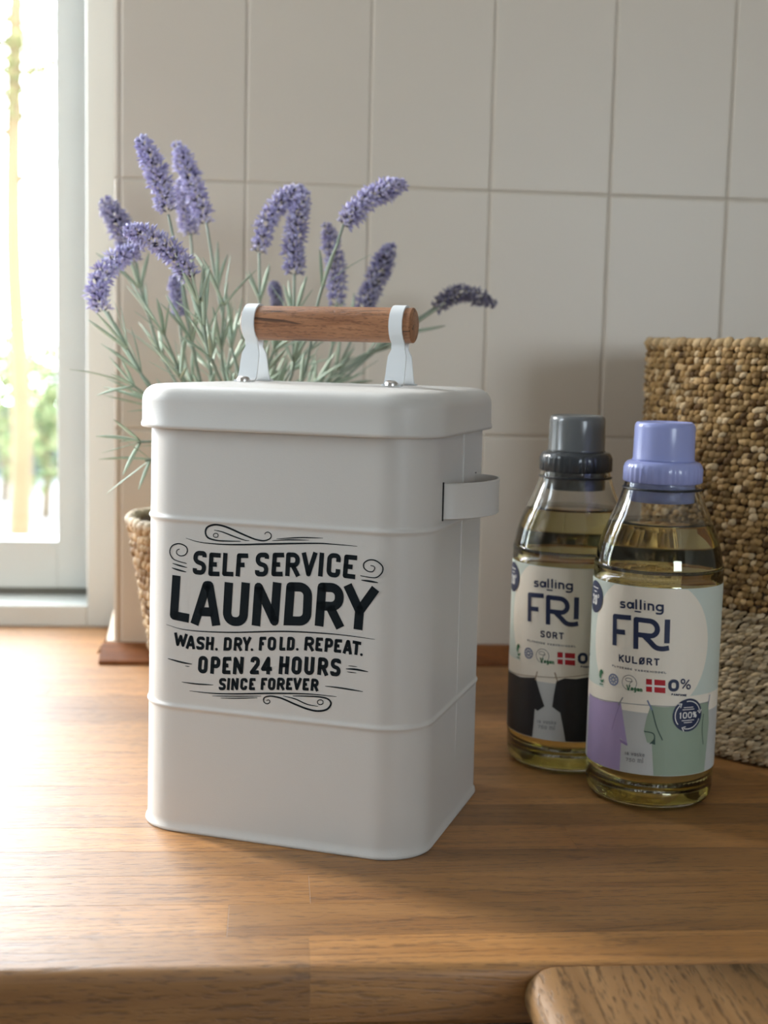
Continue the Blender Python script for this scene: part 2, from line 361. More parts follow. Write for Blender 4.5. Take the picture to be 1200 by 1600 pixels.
# ------------------------------------------------------------------ flat print: stroke lettering
def fillet(path, closed=False, n=6):
    """path of (x, y[, r]) -> dense points, corners with r rounded"""
    P = [(Vector((p[0], p[1])), p[2] if len(p) > 2 else 0) for p in path]; out = []
    m = len(P)
    for i, (p, r) in enumerate(P):
        if r <= 0 or (not closed and i in (0, m-1)): out.append(p); continue
        a = P[i-1][0]; b = P[(i+1) % m][0]
        u = (a-p); v = (b-p); lu, lv = u.length, v.length
        if lu < 1e-9 or lv < 1e-9: out.append(p); continue
        u /= lu; v /= lv; ang = math.acos(max(-1, min(1, u.dot(v))))
        if ang > math.pi-.05: out.append(p); continue
        d = min(r/math.tan(ang/2), lu*.5, lv*.5); rr = d*math.tan(ang/2)
        c = p+(u+v).normalized()*(rr/math.sin(ang/2))
        s, e = p+u*d, p+v*d
        a0 = math.atan2(s.y-c.y, s.x-c.x); a1 = math.atan2(e.y-c.y, e.x-c.x)
        da = (a1-a0+math.pi) % (2*math.pi)-math.pi
        for k in range(n+1): out.append(c+Vector((math.cos(a0+da*k/n), math.sin(a0+da*k/n)))*rr)
    return out
def stroke_polys(pts, w, closed=False):
    """list of 2D polygons for a stroked polyline; w constant or function of t"""
    polys = []; pts = [p for i, p in enumerate(pts) if i == 0 or (p-pts[i-1]).length > 1e-7]
    if closed: pts = pts+[pts[0]]
    n = len(pts)
    L = [0]
    for a, b in zip(pts[:-1], pts[1:]): L.append(L[-1]+(b-a).length)
    W_ = [(w(l/L[-1]) if callable(w) else w)/2 for l in L]
    dirs = [(b-a).normalized() for a, b in zip(pts[:-1], pts[1:])]
    off = []
    for i in range(n):
        d0 = dirs[i-1] if i > 0 else (dirs[-1] if closed else dirs[0]); d1 = dirs[i] if i < n-1 else (dirs[0] if closed else dirs[-1])
        t = d0+d1; t = t.normalized() if t.length > .2 else d1
        nrm = Vector((-t.y, t.x)); k = max(.5, t.dot(d1)); off.append(nrm*(W_[i]/k))
    for i in range(n-1):
        if dirs[i].dot(dirs[i-1]) < .75 and (i > 0):     # sharp joint: butt both and cover with a small disc
            c = pts[i]; polys.append([c+Vector((math.cos(2*math.pi*k/10), math.sin(2*math.pi*k/10)))*W_[i] for k in range(10)])
        def o(j):
            ds = dirs[min(j, n-2)] if j == i else dirs[i]
            sharp = (0 < j < n-1) and dirs[j-1].dot(dirs[j]) < .75
            return Vector((-dirs[i].y, dirs[i].x))*W_[j] if sharp else off[j]
        a, b = o(i), o(i+1)
        polys.append([pts[i]-a, pts[i+1]-b, pts[i+1]+b, pts[i]+a])
    return polys
R_ = .9
GL = {   # centre lines in a unit box; third number: share of half the box width used as corner radius
 'S': [[(1, .80), (1, 1, R_), (0, 1, R_), (0, .57, R_), (1, .43, R_), (1, 0, R_), (0, 0, R_), (0, .20)]],
 'E': [[(1, 1), (0, 1), (0, 0), (1, 0)], [(0, .5), (.82, .5)]], 'L': [[(0, 1), (0, 0), (1, 0)]],
 'F': [[(1, 1), (0, 1), (0, 0)], [(0, .5), (.85, .5)]], 'I': [[(.5, 0), (.5, 1)]],
 'R': [[(0, 0), (0, 1), (1, 1, R_), (1, .46, R_), (0, .46)], [(.5, .46), (1, 0)]],
 'P': [[(0, 0), (0, 1), (1, 1, R_), (1, .42, R_), (0, .42)]],
 'V': [[(0, 1), (.5, 0), (1, 1)]], 'C': [[(1, .68), (1, 1, R_), (0, 1, R_), (0, 0, R_), (1, 0, R_), (1, .32)]],
 'A': [[(0, 0), (.43, 1), (.57, 1), (1, 0)], [(.15, .25), (.85, .25)]], 'U': [[(0, 1), (0, 0, R_), (1, 0, R_), (1, 1)]],
 'N': [[(0, 0), (0, 1), (1, 0), (1, 1)]], 'D': [[(0, 0), (0, 1), (1, 1, R_), (1, 0, R_), 'c']],
 'Y': [[(0, 1), (.5, .42), (1, 1)], [(.5, .42), (.5, 0)]], 'W': [[(0, 1), (.24, 0), (.5, .85), (.76, 0), (1, 1)]],
 'H': [[(0, 0), (0, 1)], [(1, 0), (1, 1)], [(0, .5), (1, .5)]], 'O': [[(0, 0, R_), (0, 1, R_), (1, 1, R_), (1, 0, R_), 'c']],
 'T': [[(0, 1), (1, 1)], [(.5, 1), (.5, 0)]], 'K': [[(0, 0), (0, 1)], [(1, 1), (0, .42)], [(.3, .6), (1, 0)]],
 'M': [[(0, 0), (0, 1), (.5, .35), (1, 1), (1, 0)]],
 'X': [[(0, 0), (1, 1)], [(0, 1), (1, 0)]],
 '0': [[(0, 0, R_), (0, 1, R_), (1, 1, R_), (1, 0, R_), 'c']], '1': [[(.1, .75), (.55, 1), (.55, 0)]],
 '2': [[(0, .74), (0, 1, R_), (1, 1, R_), (1, .6, .5), (0, 0), (1, 0)]], '4': [[(.72, 0), (.72, 1), (0, .25), (1, .25)]],
 '5': [[(1, 1), (.05, 1), (0, .55), (1, .6, R_), (1, 0, R_), (0, 0, R_), (0, .2)]], '7': [[(0, 1), (1, 1), (.3, 0)]],
 '8': [[(.08, .53, R_), (.08, 1, R_), (.92, 1, R_), (.92, .53, R_), 'c'], [(0, 0, R_), (0, .53, R_), (1, .53, R_), (1, 0, R_), 'c']],
 '3': [[(0, .8), (0, 1, R_), (1, 1, R_), (1, .52, R_), (.4, .52)], [(.4, .52), (1, .52, R_), (1, 0, R_), (0, 0, R_), (0, .2)]],
 '%': [[(0, .55, R_), (0, 1, R_), (.38, 1, R_), (.38, .55, R_), 'c'], [(.62, 0, R_), (.62, .45, R_), (1, .45, R_), (1, 0, R_), 'c'], [(.12, 0), (.88, 1)]],
 # lower case: the box is the x-height box; ascenders and descenders run past it
 'a': [[(1.08, 1.12), (1.08, -.12)], [(.92, 0, 1), (-.02, 0, 1), (-.02, 1, 1), (.92, 1, 1), 'c']], 's': [[(.95, .85), (.9, 1, .6), (.05, 1, .6), (.05, .58, .6), (.97, .46, .6), (.97, 0, .6), (.05, 0, .6), (0, .17)]],
 'l': [[(.5, 0), (.5, 1.75)]], 'i': [[(.5, 0), (.5, 1)], [(.5, 1.42), (.5, 1.55)]], 'n': [[(0, 0), (0, 1)], [(0, .55), (0, 1, R_), (1, 1, R_), (1, 0)]],
 'g': [[(1, 0, 1), (0, 0, 1), (0, 1, 1), (1, 1, 1), 'c'], [(1, 1), (1, -.65, .9), (0, -.65, .9), (0, -.45)]],
 'v': [[(0, 1), (.5, 0), (1, 1)]], 'k': [[(0, 0), (0, 1.6)], [(1, 1), (0, .45)], [(.3, .62), (1, 0)]],
 'e': [[(0, .5), (1, .5), (1, 1, R_), (0, 1, R_), (0, 0, R_), (.95, 0, .6), (.95, .15)]], 'm': [[(0, 0), (0, 1)], [(0, .6), (0, 1, .5), (.5, 1, .5), (.5, 0)], [(.5, .6), (.5, 1, .5), (1, 1, .5), (1, 0)]],
}
GL['Ø'] = GL['O']+[[(-.15, -.12), (1.15, 1.12)]]
def glyph(ch, quad, w, rmul=1.0):
    """quad = TL, TR, BL, BR outer corners in face millimetres; returns polygons"""
    TL, TR, BL, BR = [Vector(q) for q in quad]; out = []
    if ch == '.':
        c = (TL+TR+BL+BR)/4; r = (TR-TL).length/2
        return [[c+Vector((math.cos(k*math.pi/6), math.sin(k*math.pi/6)))*r for k in range(12)]]
    bw_ = ((TR-TL).length+(BR-BL).length)/2; bh = ((TL-BL).length+(TR-BR).length)/2
    fx, fy = min(.49, w/2/bw_), min(.49, w/2/bh)
    def mp(x, y):
        X = fx+x*(1-2*fx); Y = fy+y*(1-2*fy)
        return (BL*(1-X)+BR*X)*(1-Y)+(TL*(1-X)+TR*X)*Y
    hw = max(bw_*(1-2*fx)/2, 1e-4)
    for path in GL[ch]:
        closed = path[-1] == 'c'; pp = path[:-1] if closed else list(path)
        if ch not in 'a' and not closed:   # stretch butt ends to the outer box edge
            def ext(i, j):
                x, y = pp[i][:2]; 
                x2, y2 = pp[j][:2]
                if abs(x-x2) < .02 and y in (0, 1): y += (fy/(1-2*fy))*(1 if y == 1 else -1)
                elif abs(y-y2) < .02 and x in (0, 1): x += (fx/(1-2*fx))*(1 if x == 1 else -1)*(.9)
                elif ch in 'VAWYRKMvXk' and y in (0, 1): 
                    s = (fy/(1-2*fy))*(1 if y == 1 else -1); x += (x-x2)/(y-y2+1e-9)*s; y += s
                return (x, y)
            e0 = ext(0, 1); e1 = ext(-1, -2); pp = [e0]+pp[1:-1]+[e1]
        pts = [(*mp(p[0], p[1]), (p[2]*hw*rmul if len(p) > 2 else 0)) for p in pp]
        out += stroke_polys(fillet(pts, closed, 7), w, closed)
    return out
def text_polys(s, TL, TR, BL, BR, w, gap=.22, widths=None):
    """spread a word evenly over a quad"""
    TL, TR, BL, BR = [Vector(q) for q in (TL, TR, BL, BR)]
    ws = [(widths or {}).get(c, {'I': .35, 'l': .3, 'i': .3, ' ': .55, '.': .3, '1': .6, 'm': 1.45, 'M': 1.25, 'W': 1.4}.get(c, 1)) for c in s]
    tot = sum(ws)+gap*(len(s)-1); x = 0; out = []
    for c, cw in zip(s, ws):
        a, b = x/tot, (x+cw)/tot; x += cw+gap
        if c != ' ': out += glyph(c, (TL.lerp(TR, a), TL.lerp(TR, b), BL.lerp(BR, a), BL.lerp(BR, b)), w)
    return out
def polys_mesh(name, polys, place, mat, parent, slices=None):
    """triangulate 2D polygons, optionally cut at fixed u positions, then place(u, v) -> 3D"""
    bm = bmesh.new()
    for p in polys:
        ar = sum(a.x*b.y-b.x*a.y for a, b in zip(p, p[1:]+p[:1]))
        if abs(ar) < 1e-13: continue
        if ar < 0: p = p[::-1]
        vs = [bm.verts.new((q[0], q[1], 0)) for q in p]
        if len(vs) <= 4:
            bm.faces.new(vs)
        else:
            for t in tessellate_polygon([[Vector((q[0], q[1], 0)) for q in p]]):
                try:
                    f = bm.faces.new([vs[i] for i in t]); f.normal_update()
                    if f.normal.z < 0: f.normal_flip()
                except ValueError: pass
    if slices:
        for u in slices:
            bmesh.ops.bisect_plane(bm, geom=list(bm.verts)+list(bm.edges)+list(bm.faces), plane_co=(u, 0, 0), plane_no=(1, 0, 0), dist=1e-7)
    for v in bm.verts: v.co = place(v.co.x, v.co.y)
    bm.normal_update(); me = bpy.data.meshes.new(name); bm.to_mesh(me); bm.free()
    return link(name, me, mat, parent)

# ------------------------------------------------------------------ laundry tin
TC, TA = Vector((.0278, .7229, 0)), -.3906
tin = empty('laundry_tin', TC, TA, 'white enamelled laundry tin with black lettering and wooden lid handle', 'storage tin')
def hw(z): return .0787-.0010*z/.2
def hd(z): return .0700-.0010*z/.2
RAD = .0250
def rib(z): return sum(.0009*math.exp(-((z-c)/.0012)**2) for c in (.0668, .1648))
prof = [(.0006, .0000), (.0012, .0008), (.0010, .0020), (.0003, .0032)]
zs = [.0032]+[.006, .03]+[.0668+.0006*k for k in range(-8, 9)]+[.085, .11, .14]+[.1648+.0006*k for k in range(-8, 9)]+[.18, .20, .215]
bm = bmesh.new(); rings = []
for o_, z in prof[:-1]: rings.append([(x, y, z) for x, y in rrect(hw(z)+o_, hd(z)+o_, RAD+o_, 14)])
for z in zs: rings.append([(x, y, z) for x, y in rrect(hw(z)+rib(z), hd(z)+rib(z), RAD+rib(z), 14)])
loft(bm, rings); auto_smooth(from_bm('tin_body', bm, M_tin, tin), 60)
bm = bmesh.new(); rings = []
LWd, LDp, LR = .0823, .0736, .0280
lp = [(-.0032, .2125), (-.0006, .2108), (.0002, .2114), (.0002, .2128), (-.0004, .2140), (-.0004, .2245)]
for k in range(1, 8):
    a = math.pi/2*k/8; lp.append((-.0004-.0085*(1-math.cos(a)), .2245+.0085*math.sin(a)))
lp += [(-.012, .23335), (-.022, .2338), (-.045, .2341), (-.0715, .2342)]
for o_, z in lp: rings.append([(x, y, z) for x, y in rrect(LWd+o_, LDp+o_, max(LR+o_, .0012), 14)])
loft(bm, rings); auto_smooth(from_bm('lid', bm, M_tin, tin), 60)
# dowel handle and straps
bm = bmesh.new(); n = 40; DZ, DR = .2663, .0093
segs = [(-.0460, .0086), (-.0455, DR), (.0495, DR), (.0500, .0086)]
rings = [[(x, r*math.cos(2*math.pi*k/n), DZ+r*math.sin(2*math.pi*k/n)) for k in range(n)] for x, r in segs]
loft(bm, rings); bmesh.ops.recalc_face_normals(bm, faces=bm.faces); auto_smooth(from_bm('dowel', bm, M_dowel, tin), 40)
def strap(xc, w0=.0072, w1=.0108):
    # centre line in (y, z): front foot, up, round the dowel, down to the rear foot
    path = []; th = .0011; R = DR+th*.6
    half = [(.0150, .2349, w1), (.0115, .2350, w1), (.0094, .2362, w1), (.0078, .2400, w1*.98), (.0064, .2452, w1*.96), (.0050, .2498, w1*.92), (.0034, .2535, w0*1.02), (.0042, .2562, w0)]
    for k in range(0, 17):
        a = math.radians(-65+k*(310/16))
        half_arc = (R*math.cos(a), DZ+R*math.sin(a), w0)
        path.append(half_arc)
    right = [p for p in half]; left = [(-y, z, w) for y, z, w in half]
    full_ = right[:-1]+path+left[::-1][1:]
    bm = bmesh.new(); rr = []
    for i, (y, z, w) in enumerate(full_):
        y0, z0 = full_[max(i-1, 0)][:2]; y1, z1 = full_[min(i+1, len(full_)-1)][:2]
        t = Vector((y1-y0, z1-z0)).normalized(); nn = Vector((-t.y, t.x))*(th/2)
        rr.append([(xc-w/2, y-nn.x, z-nn.y), (xc+w/2, y-nn.x, z-nn.y), (xc+w/2, y+nn.x, z+nn.y), (xc-w/2, y+nn.x, z+nn.y)])
    loft(bm, rr); bmesh.ops.recalc_face_normals(bm, faces=bm.faces)
    s = auto_smooth(from_bm('handle_strap', bm, M_strap, tin), 45)
    for sy in (-1, 1):
        bm = bmesh.new()
        lathe(bm, [(.0034, .2346), (.0034, .2360), (.0030, .2368), (.0018, .2374), (.0004, .2376)], 16, (xc, sy*.0145))
        auto_smooth(from_bm('bolt', bm, M_bolt, s), 40)
strap(-.0412); strap(.0425)
# folded carrying loop on the right side
pts = [(.0752, -.0350), (.0785, -.0345), (.0835, -.0315), (.0895, -.0235), (.0945, -.0110), (.0965, .0020), (.0950, .0140), (.0905, .0235), (.0840, .0290), (.0785, .0312), (.0752, .0315)]
cl = crom([(x, y, 0) for x, y in pts], 4); bm = bmesh.new(); rr = []
for i, p in enumerate(cl):
    t = (cl[min(i+1, len(cl)-1)]-cl[max(i-1, 0)]).normalized(); nn = Vector((t.y, -t.x, 0)); ring = []
    for z, o_ in ((.1686, .0004), (.1690, .0008), (.1705, .0006), (.1850, .0006), (.1866, .0008), (.1870, .0004), (.1870, -.0002), (.1864, -.0004), (.1692, -.0004), (.1686, -.0002)):
        q = p+nn*o_; ring.append((q.x, q.y, z))
    rr.append(ring)
loft(bm, rr); bmesh.ops.recalc_face_normals(bm, faces=bm.faces); auto_smooth(from_bm('side_loop', bm, M_tin, tin), 50)
boxes('slot', [(.0772, .0783, -.0366, -.0352, .1680, .1876), (.0772, .0783, .0318, .0328, .1680, .1876)], M_dark, tin)
boxes('seam', [(.0770, .0786, .0030, .0038, .004, .2110)], M_tin, tin, .0003)
# lettering traced in photo pixels, laid onto the front face
def face(px, py):
    o, d = ray(px, py); ca, sa = math.cos(TA), math.sin(TA)
    o2 = o-TC; ol = Vector((o2.x*ca+o2.y*sa, -o2.x*sa+o2.y*ca, o2.z)); dl = Vector((d.x*ca+d.y*sa, -d.x*sa+d.y*ca, d.z))
    # plane y = -(hd0 - k z)
    k = .0010/.2; t = (-.0700+k*ol.z-ol.y)/(dl.y-k*dl.z); p = ol+dl*t
    return Vector((p.x, p.z))
def place_face(u, v): return Vector((u, -hd(v)-rib(v)-.00012, v))
def A5(x, y): return face(250+x/4.85, 800+y/4.85)
def A6(x, y): return face(430+x/4.847, 800+y/4.847)
MM = .000342
polys = []
def G(ch, f, TL, TR, BL, BR, w): polys.extend(glyph(ch, [f(*q) for q in (TL, TR, BL, BR)], w*MM))
w = 7.0
for ch, f, *q in (('S', A5, (257, 291), (356, 297), (246, 470), (347, 480)), ('E', A5, (375, 305), (463, 312), (365, 485), (452, 487)), ('L', A5, (480, 310), (566, 312), (470, 485), (557, 489)), ('F', A5, (585, 312), (672, 314), (572, 487), (660, 490)),
                  ('S', A5, (729, 307), (830, 308), (718, 487), (818, 490)), ('E', A5, (855, 308), (945, 308), (843, 487), (930, 488)), ('R', A6, (85, 305), (188, 308), (75, 485), (182, 487)), ('V', A6, (205, 307), (318, 306), (193, 488), (309, 489)),
                  ('I', A6, (338, 308), (372, 308), (325, 488), (358, 488)), ('C', A6, (398, 308), (500, 315), (385, 490), (490, 500)), ('E', A6, (525, 320), (625, 330), (510, 498), (607, 510))): G(ch, f, *q, w)
w = 13.6
for ch, f, *q in (('L', A5, (95, 475), (242, 503), (73, 810), (222, 840)), ('A', A5, (260, 520), (474, 526), (238, 850), (450, 862)), ('U', A5, (490, 533), (683, 535), (472, 860), (660, 868)), ('N', A5, (718, 535), (921, 533), (695, 862), (897, 862)),
                  ('D', A6, (88, 530), (284, 535), (62, 858), (272, 862)), ('R', A6, (325, 533), (524, 540), (298, 862), (508, 878)), ('Y', A6, (535, 550), (775, 582), (508, 876), (747, 906))): G(ch, f, *q, w)
w = 4.8
for ch, f, *q in (('W', A5, (110, 912), (210, 925), (104, 1012), (203, 1027)), ('A', A5, (203, 933), (272, 938), (196, 1035), (265, 1040)), ('S', A5, (280, 942), (342, 945), (273, 1042), (335, 1046)), ('H', A5, (352, 945), (412, 947), (345, 1045), (405, 1048)), ('.', A5, (418, 1030), (439, 1030), (418, 1050), (439, 1050)),
                  ('D', A5, (487, 948), (548, 948), (480, 1050), (541, 1052)), ('R', A5, (565, 948), (627, 948), (556, 1050), (620, 1052)), ('Y', A5, (630, 948), (692, 948), (624, 1052), (686, 1052)), ('.', A5, (687, 1033), (707, 1033), (687, 1053), (707, 1053)),
                  ('F', A5, (755, 945), (808, 945), (748, 1050), (800, 1050)), ('O', A5, (820, 945), (884, 945), (813, 1050), (877, 1050)), ('L', A6, (36, 945), (86, 945), (30, 1050), (78, 1050)), ('D', A6, (94, 945), (152, 945), (86, 1048), (145, 1050)), ('.', A6, (158, 1030), (178, 1030), (158, 1050), (178, 1050)),
                  ('R', A6, (227, 943), (299, 945), (218, 1048), (290, 1053)), ('E', A6, (310, 948), (365, 952), (302, 1052), (357, 1058)), ('P', A6, (380, 953), (442, 957), (372, 1058), (434, 1063)), ('E', A6, (452, 960), (510, 965), (443, 1063), (500, 1068)), ('A', A6, (520, 965), (588, 972), (512, 1070), (580, 1080)), ('T', A6, (587, 971), (654, 984), (578, 1075), (644, 1088)), ('.', A6, (643, 1070), (664, 1070), (643, 1091), (664, 1091))): G(ch, f, *q, w)
w = 6.0
for ch, f, *q in (('O', A5, (295, 1090), (367, 1092), (285, 1220), (357, 1225)), ('P', A5, (388, 1093), (461, 1095), (380, 1225), (451, 1228)), ('E', A5, (478, 1097), (544, 1097), (470, 1228), (535, 1230)), ('N', A5, (560, 1097), (638, 1097), (551, 1230), (629, 1230)), ('2', A5, (690, 1097), (760, 1095), (679, 1230), (750, 1230)), ('4', A5, (770, 1097), (852, 1095), (763, 1230), (850, 1230)),
                  ('H', A6, (35, 1092), (110, 1093), (25, 1228), (100, 1228)), ('O', A6, (130, 1092), (206, 1095), (120, 1228), (196, 1232)), ('U', A6, (225, 1095), (302, 1098), (217, 1232), (292, 1235)), ('R', A6, (328, 1098), (405, 1105), (318, 1232), (397, 1240)), ('S', A6, (425, 1105), (501, 1112), (414, 1240), (493, 1248))): G(ch, f, *q, w)
w = 4.5
for ch, f, *q in (('S', A5, (450, 1258), (504, 1258), (444, 1350), (498, 1350)), ('I', A5, (515, 1258), (532, 1258), (508, 1350), (525, 1350)), ('N', A5, (544, 1258), (599, 1258), (537, 1350), (592, 1350)), ('C', A5, (612, 1258), (666, 1258), (605, 1350), (659, 1350)), ('E', A5, (680, 1258), (727, 1258), (673, 1350), (720, 1350)), ('F', A5, (768, 1256), (815, 1256), (762, 1348), (808, 1348)), ('O', A5, (823, 1256), (879, 1256), (815, 1350), (872, 1350)),
                  ('R', A6, (18, 1254), (76, 1255), (10, 1346), (69, 1348)), ('E', A6, (87, 1255), (135, 1256), (80, 1348), (128, 1349)), ('V', A6, (140, 1256), (202, 1257), (132, 1349), (194, 1350)), ('E', A6, (213, 1257), (262, 1259), (205, 1351), (254, 1353)), ('R', A6, (275, 1260), (332, 1263), (267, 1353), (325, 1358))): G(ch, f, *q, w)
def flourish(f, pts, w, ends=.35, sub=7):
    P = crom([(*f(*p), 0) for p in pts], sub); P = [Vector((p.x, p.y)) for p in P]
    polys.extend(stroke_polys(P, lambda t: 1.2*w*MM*(ends+(1-ends)*math.sin(math.pi*min(max(t, 0), 1))**.8)))
def X(x, y): return A5(x, y) if x < 873 else A6(x-873, y)
flourish(X, [(612, 222), (500, 220), (430, 215), (365, 195), (345, 155), (360, 115), (420, 96), (500, 112), (620, 165), (720, 206), (790, 217), (835, 200), (843, 172), (822, 153), (800, 158), (795, 170)], 2.4, .35)
flourish(X, [(410, 137), (470, 150), (560, 185), (640, 213), (678, 217)], 1.7)
flourish(X, [(442, 177), (437, 188), (424, 192), (410, 188), (405, 177), (410, 166), (424, 161), (437, 166), (442, 177)], 1.0, 1)
flourish(X, [(197, 198), (300, 228), (440, 243), (600, 247), (873, 241), (1173, 237), (1303, 243), (1495, 259)], 2.1, .2)
flourish(X, [(883, 203), (1073, 194), (1236, 198)], 1.5, .3); flourish(X, [(850, 217), (973, 211), (1131, 213)], 1.4, .3)
flourish(X, [(150, 280), (130, 290), (128, 315), (155, 332), (190, 325), (208, 295), (195, 260), (145, 240), (95, 255), (75, 300), (95, 350), (140, 373), (203, 390)], 1.6, .6)
flourish(X, [(95, 388), (150, 406), (207, 421)], 1.9, .3); flourish(X, [(90, 423), (140, 439), (200, 455)], 2.2, .3)
flourish(A6, [(722, 405), (748, 412), (753, 432), (735, 452), (700, 447), (672, 420), (675, 385), (715, 363), (765, 370), (812, 410), (812, 455), (775, 492), (730, 497), (645, 482)], 1.6, .6)
flourish(A6, [(652, 515), (715, 524), (780, 535)], 2.4, .3)
flourish(X, [(48, 852), (170, 888), (330, 905), (560, 912), (873, 904), (1073, 908), (1323, 925), (1493, 945), (1628, 965)], 1.8, .25)
flourish(X, [(60, 1110), (150, 1135), (200, 1146), (243, 1152)], 2.2, .3); flourish(X, [(190, 1166), (208, 1169), (225, 1170)], 1.0, .4)
flourish(X, [(165, 1288), (280, 1303), (405, 1310)], 1.8, .3)
flourish(X, [(225, 1355), (380, 1372), (560, 1378), (873, 1373), (1123, 1378), (1338, 1398)], 2.0, .25)
flourish(X, [(397, 1394), (580, 1396), (768, 1395)], 1.3, .4); flourish(X, [(460, 1410), (600, 1411), (738, 1408)], 1.3, .4)
flourish(A6, [(555, 1165), (590, 1168), (622, 1172)], 1.0, .4); flourish(A6, [(535, 1187), (610, 1192), (705, 1210)], 2.3, .25); flourish(A6, [(545, 1210), (580, 1214), (615, 1218)], 1.0, .4)
flourish(A6, [(378, 1318), (500, 1333), (665, 1360)], 1.9, .3)
flourish(X, [(806, 1428), (826, 1424), (833, 1441), (812, 1453), (788, 1438), (790, 1408), (830, 1395), (880, 1400), (933, 1415), (1023, 1455), (1113, 1490), (1193, 1507), (1263, 1495), (1295, 1455), (1278, 1420), (1223, 1402), (1123, 1395), (1006, 1393)], 2.4, .35)
flourish(A6, [(60, 1393), (150, 1415), (240, 1455), (325, 1472)], 1.6)
flourish(A6, [(364, 1440), (358, 1453), (342, 1458), (326, 1453), (320, 1440), (326, 1427), (342, 1422), (358, 1427), (364, 1440)], 1.1, 1)
polys_mesh('printed_lettering', polys, place_face, M_ink, tin)

# ------------------------------------------------------------------ detergent bottles
I_navy = plain('ink_navy', (.010, .020, .065), .5); I_cream = plain('label_cream', (.78, .72, .62), .45); I_teal = plain('label_pale_teal', (.55, .61, .55), .42)
I_lilac = plain('ink_lilac', (.36, .28, .47), .5); I_lilac_d = plain('ink_lilac_fold', (.26, .19, .36), .5)
I_sage = plain('ink_sage', (.27, .345, .265), .5); I_sage_d = plain('ink_sage_fold', (.03, .07, .06), .5)
I_black = plain('ink_black_shirt', (.012, .013, .016), .5); I_grey = plain('ink_pale_grey', (.47, .48, .47), .5); I_grey2 = plain('ink_mid_grey', (.25, .25, .26), .5)
I_red = plain('ink_red', (.42, .008, .018), .5); I_green = plain('ink_green', (.03, .16, .07), .5); I_white = plain('ink_white', (.78, .77, .74), .5); I_slate = plain('ink_slate', (.16, .20, .33), .5)
BR = .0365
SL = [-.12+.002*k for k in range(121)]
def bottle(name, cx, cy, label, capm, capm2, kind):
    root = empty(name, (cx, cy, 0), 0, label, 'bottle', 'detergent bottles')
    H = [(.0001, .0030), (.012, .0022), (.024, .0010), (.030, .0004), (.0338, .0018), (.0355, .0048), (.0362, .0090), (.0358, .0125), (.0363, .016), (.0365, .020), (.0366, .126), (.0363, .134), (.0350, .143), (.0328, .151), (.0298, .159), (.0266, .166), (.0241, .172), (.0224, .177), (.0214, .181), (.0205, .185), (.0200, .192)]
    # smooth the profile
    P = crom([(r, z, 0) for r, z in H], 3); outer = [(p.x, p.y) for p in P]
    th = .0009
    inner = [(max(r-th, .0001), max(z, .0030)+(th if z < .01 else 0)) for r, z in outer]
    bm = bmesh.new(); lathe(bm, outer+inner[::-1], 72, cap0=True, cap1=True); bmesh.ops.recalc_face_normals(bm, faces=bm.faces)
    from_bm('bottle_shell', bm, M_glass, root, True)
    LV = .1600
    liq = [(r+.00004, z-.00004) for r, z in inner if z < LV]
    liq = [liq[0]]+[q for q in liq[1:]]; r_top = liq[-1][0]-.0003
    bm = bmesh.new(); lathe(bm, liq+[(r_top, LV), (r_top*.5, LV-.0004), (.0002, LV-.0005)], 72); bmesh.ops.recalc_face_normals(bm, faces=bm.faces)
    from_bm('detergent', bm, M_liquid, root, True)
    bm = bmesh.new(); lathe(bm, [(.0201, .1785), (.0222, .1785), (.0226, .1790), (.0222, .1796), (.0201, .1796)], 48, closed=True); bmesh.ops.recalc_face_normals(bm, faces=bm.faces)
    from_bm('neck_ring', bm, M_ring, root, True)
    # pouring spout inside the neck, seen through the plastic
    bm = bmesh.new(); lathe(bm, [(.0178, .1715), (.0184, .1715), (.0184, .190), (.0178, .190)], 40, closed=True); bmesh.ops.recalc_face_normals(bm, faces=bm.faces)
    from_bm('spout', bm, capm2, root, True)
    # cap: ribbed collar and dosing cup
    n = 144; bm = bmesh.new(); rings = []
    for r, z in ((.0202, .1832), (.0215, .1826), (.0219, .1832), (.0219, .1905), (.0216, .1925), (.0205, .1940), (.0180, .1948), (.0172, .1948)):
        rib_ = .00042 if z < .1915 and r > .0216 else 0
        rings.append([((r+(rib_ if (k % 4) in (0, 1) else 0))*math.cos(2*math.pi*k/n), (r+(rib_ if (k % 4) in (0, 1) else 0))*math.sin(2*math.pi*k/n), z) for k in range(n)])
    loft(bm, rings); cap = auto_smooth(from_bm('cap', bm, capm, root), 50)
    bm = bmesh.new(); lathe(bm, [(.0172, .1946), (.0178, .1950), (.0173, .1960), (.0170, .2135), (.0167, .2152), (.0158, .2164), (.0150, .2167), (.0145, .2163), (.0140, .2160), (.002, .2158)], 64)
    from_bm('dosing_cup', bm, capm2, cap, True)
    # label
    def px2s(px, py):
        o, d = ray(px, py); ox, oy = o.x-cx, o.y-cy; r = BR+.0002
        a = d.x*d.x+d.y*d.y; b = ox*d.x+oy*d.y; c_ = ox*ox+oy*oy-r*r; disc = max(b*b-a*c_, 0)
        t = (-b-math.sqrt(disc))/a; p = o+d*t
        th_ = math.atan2(p.x-cx, -(p.y-cy)); return Vector((th_*BR, p.z))
    def placer(lay):
        r = BR+.0002+lay*.00005
        return lambda u, v: Vector((r*math.sin(u/BR), -r*math.cos(u/BR), v))
    rect = lambda u0, u1, v0, v1: [Vector((u0, v0)), Vector((u1, v0)), Vector((u1, v1)), Vector((u0, v1))]
    U0, U1, V0, V1 = -.0885, .0560, .0213, .1272
    if kind == 'sort': U0, U1 = -.0900, .0545
    lab = polys_mesh('label', [rect(U0, U1, V0, V1)], placer(0), I_teal, root, SL)
    so = lab.modifiers.new('thick', 'SOLIDIFY'); so.thickness = .00012; so.offset = -1
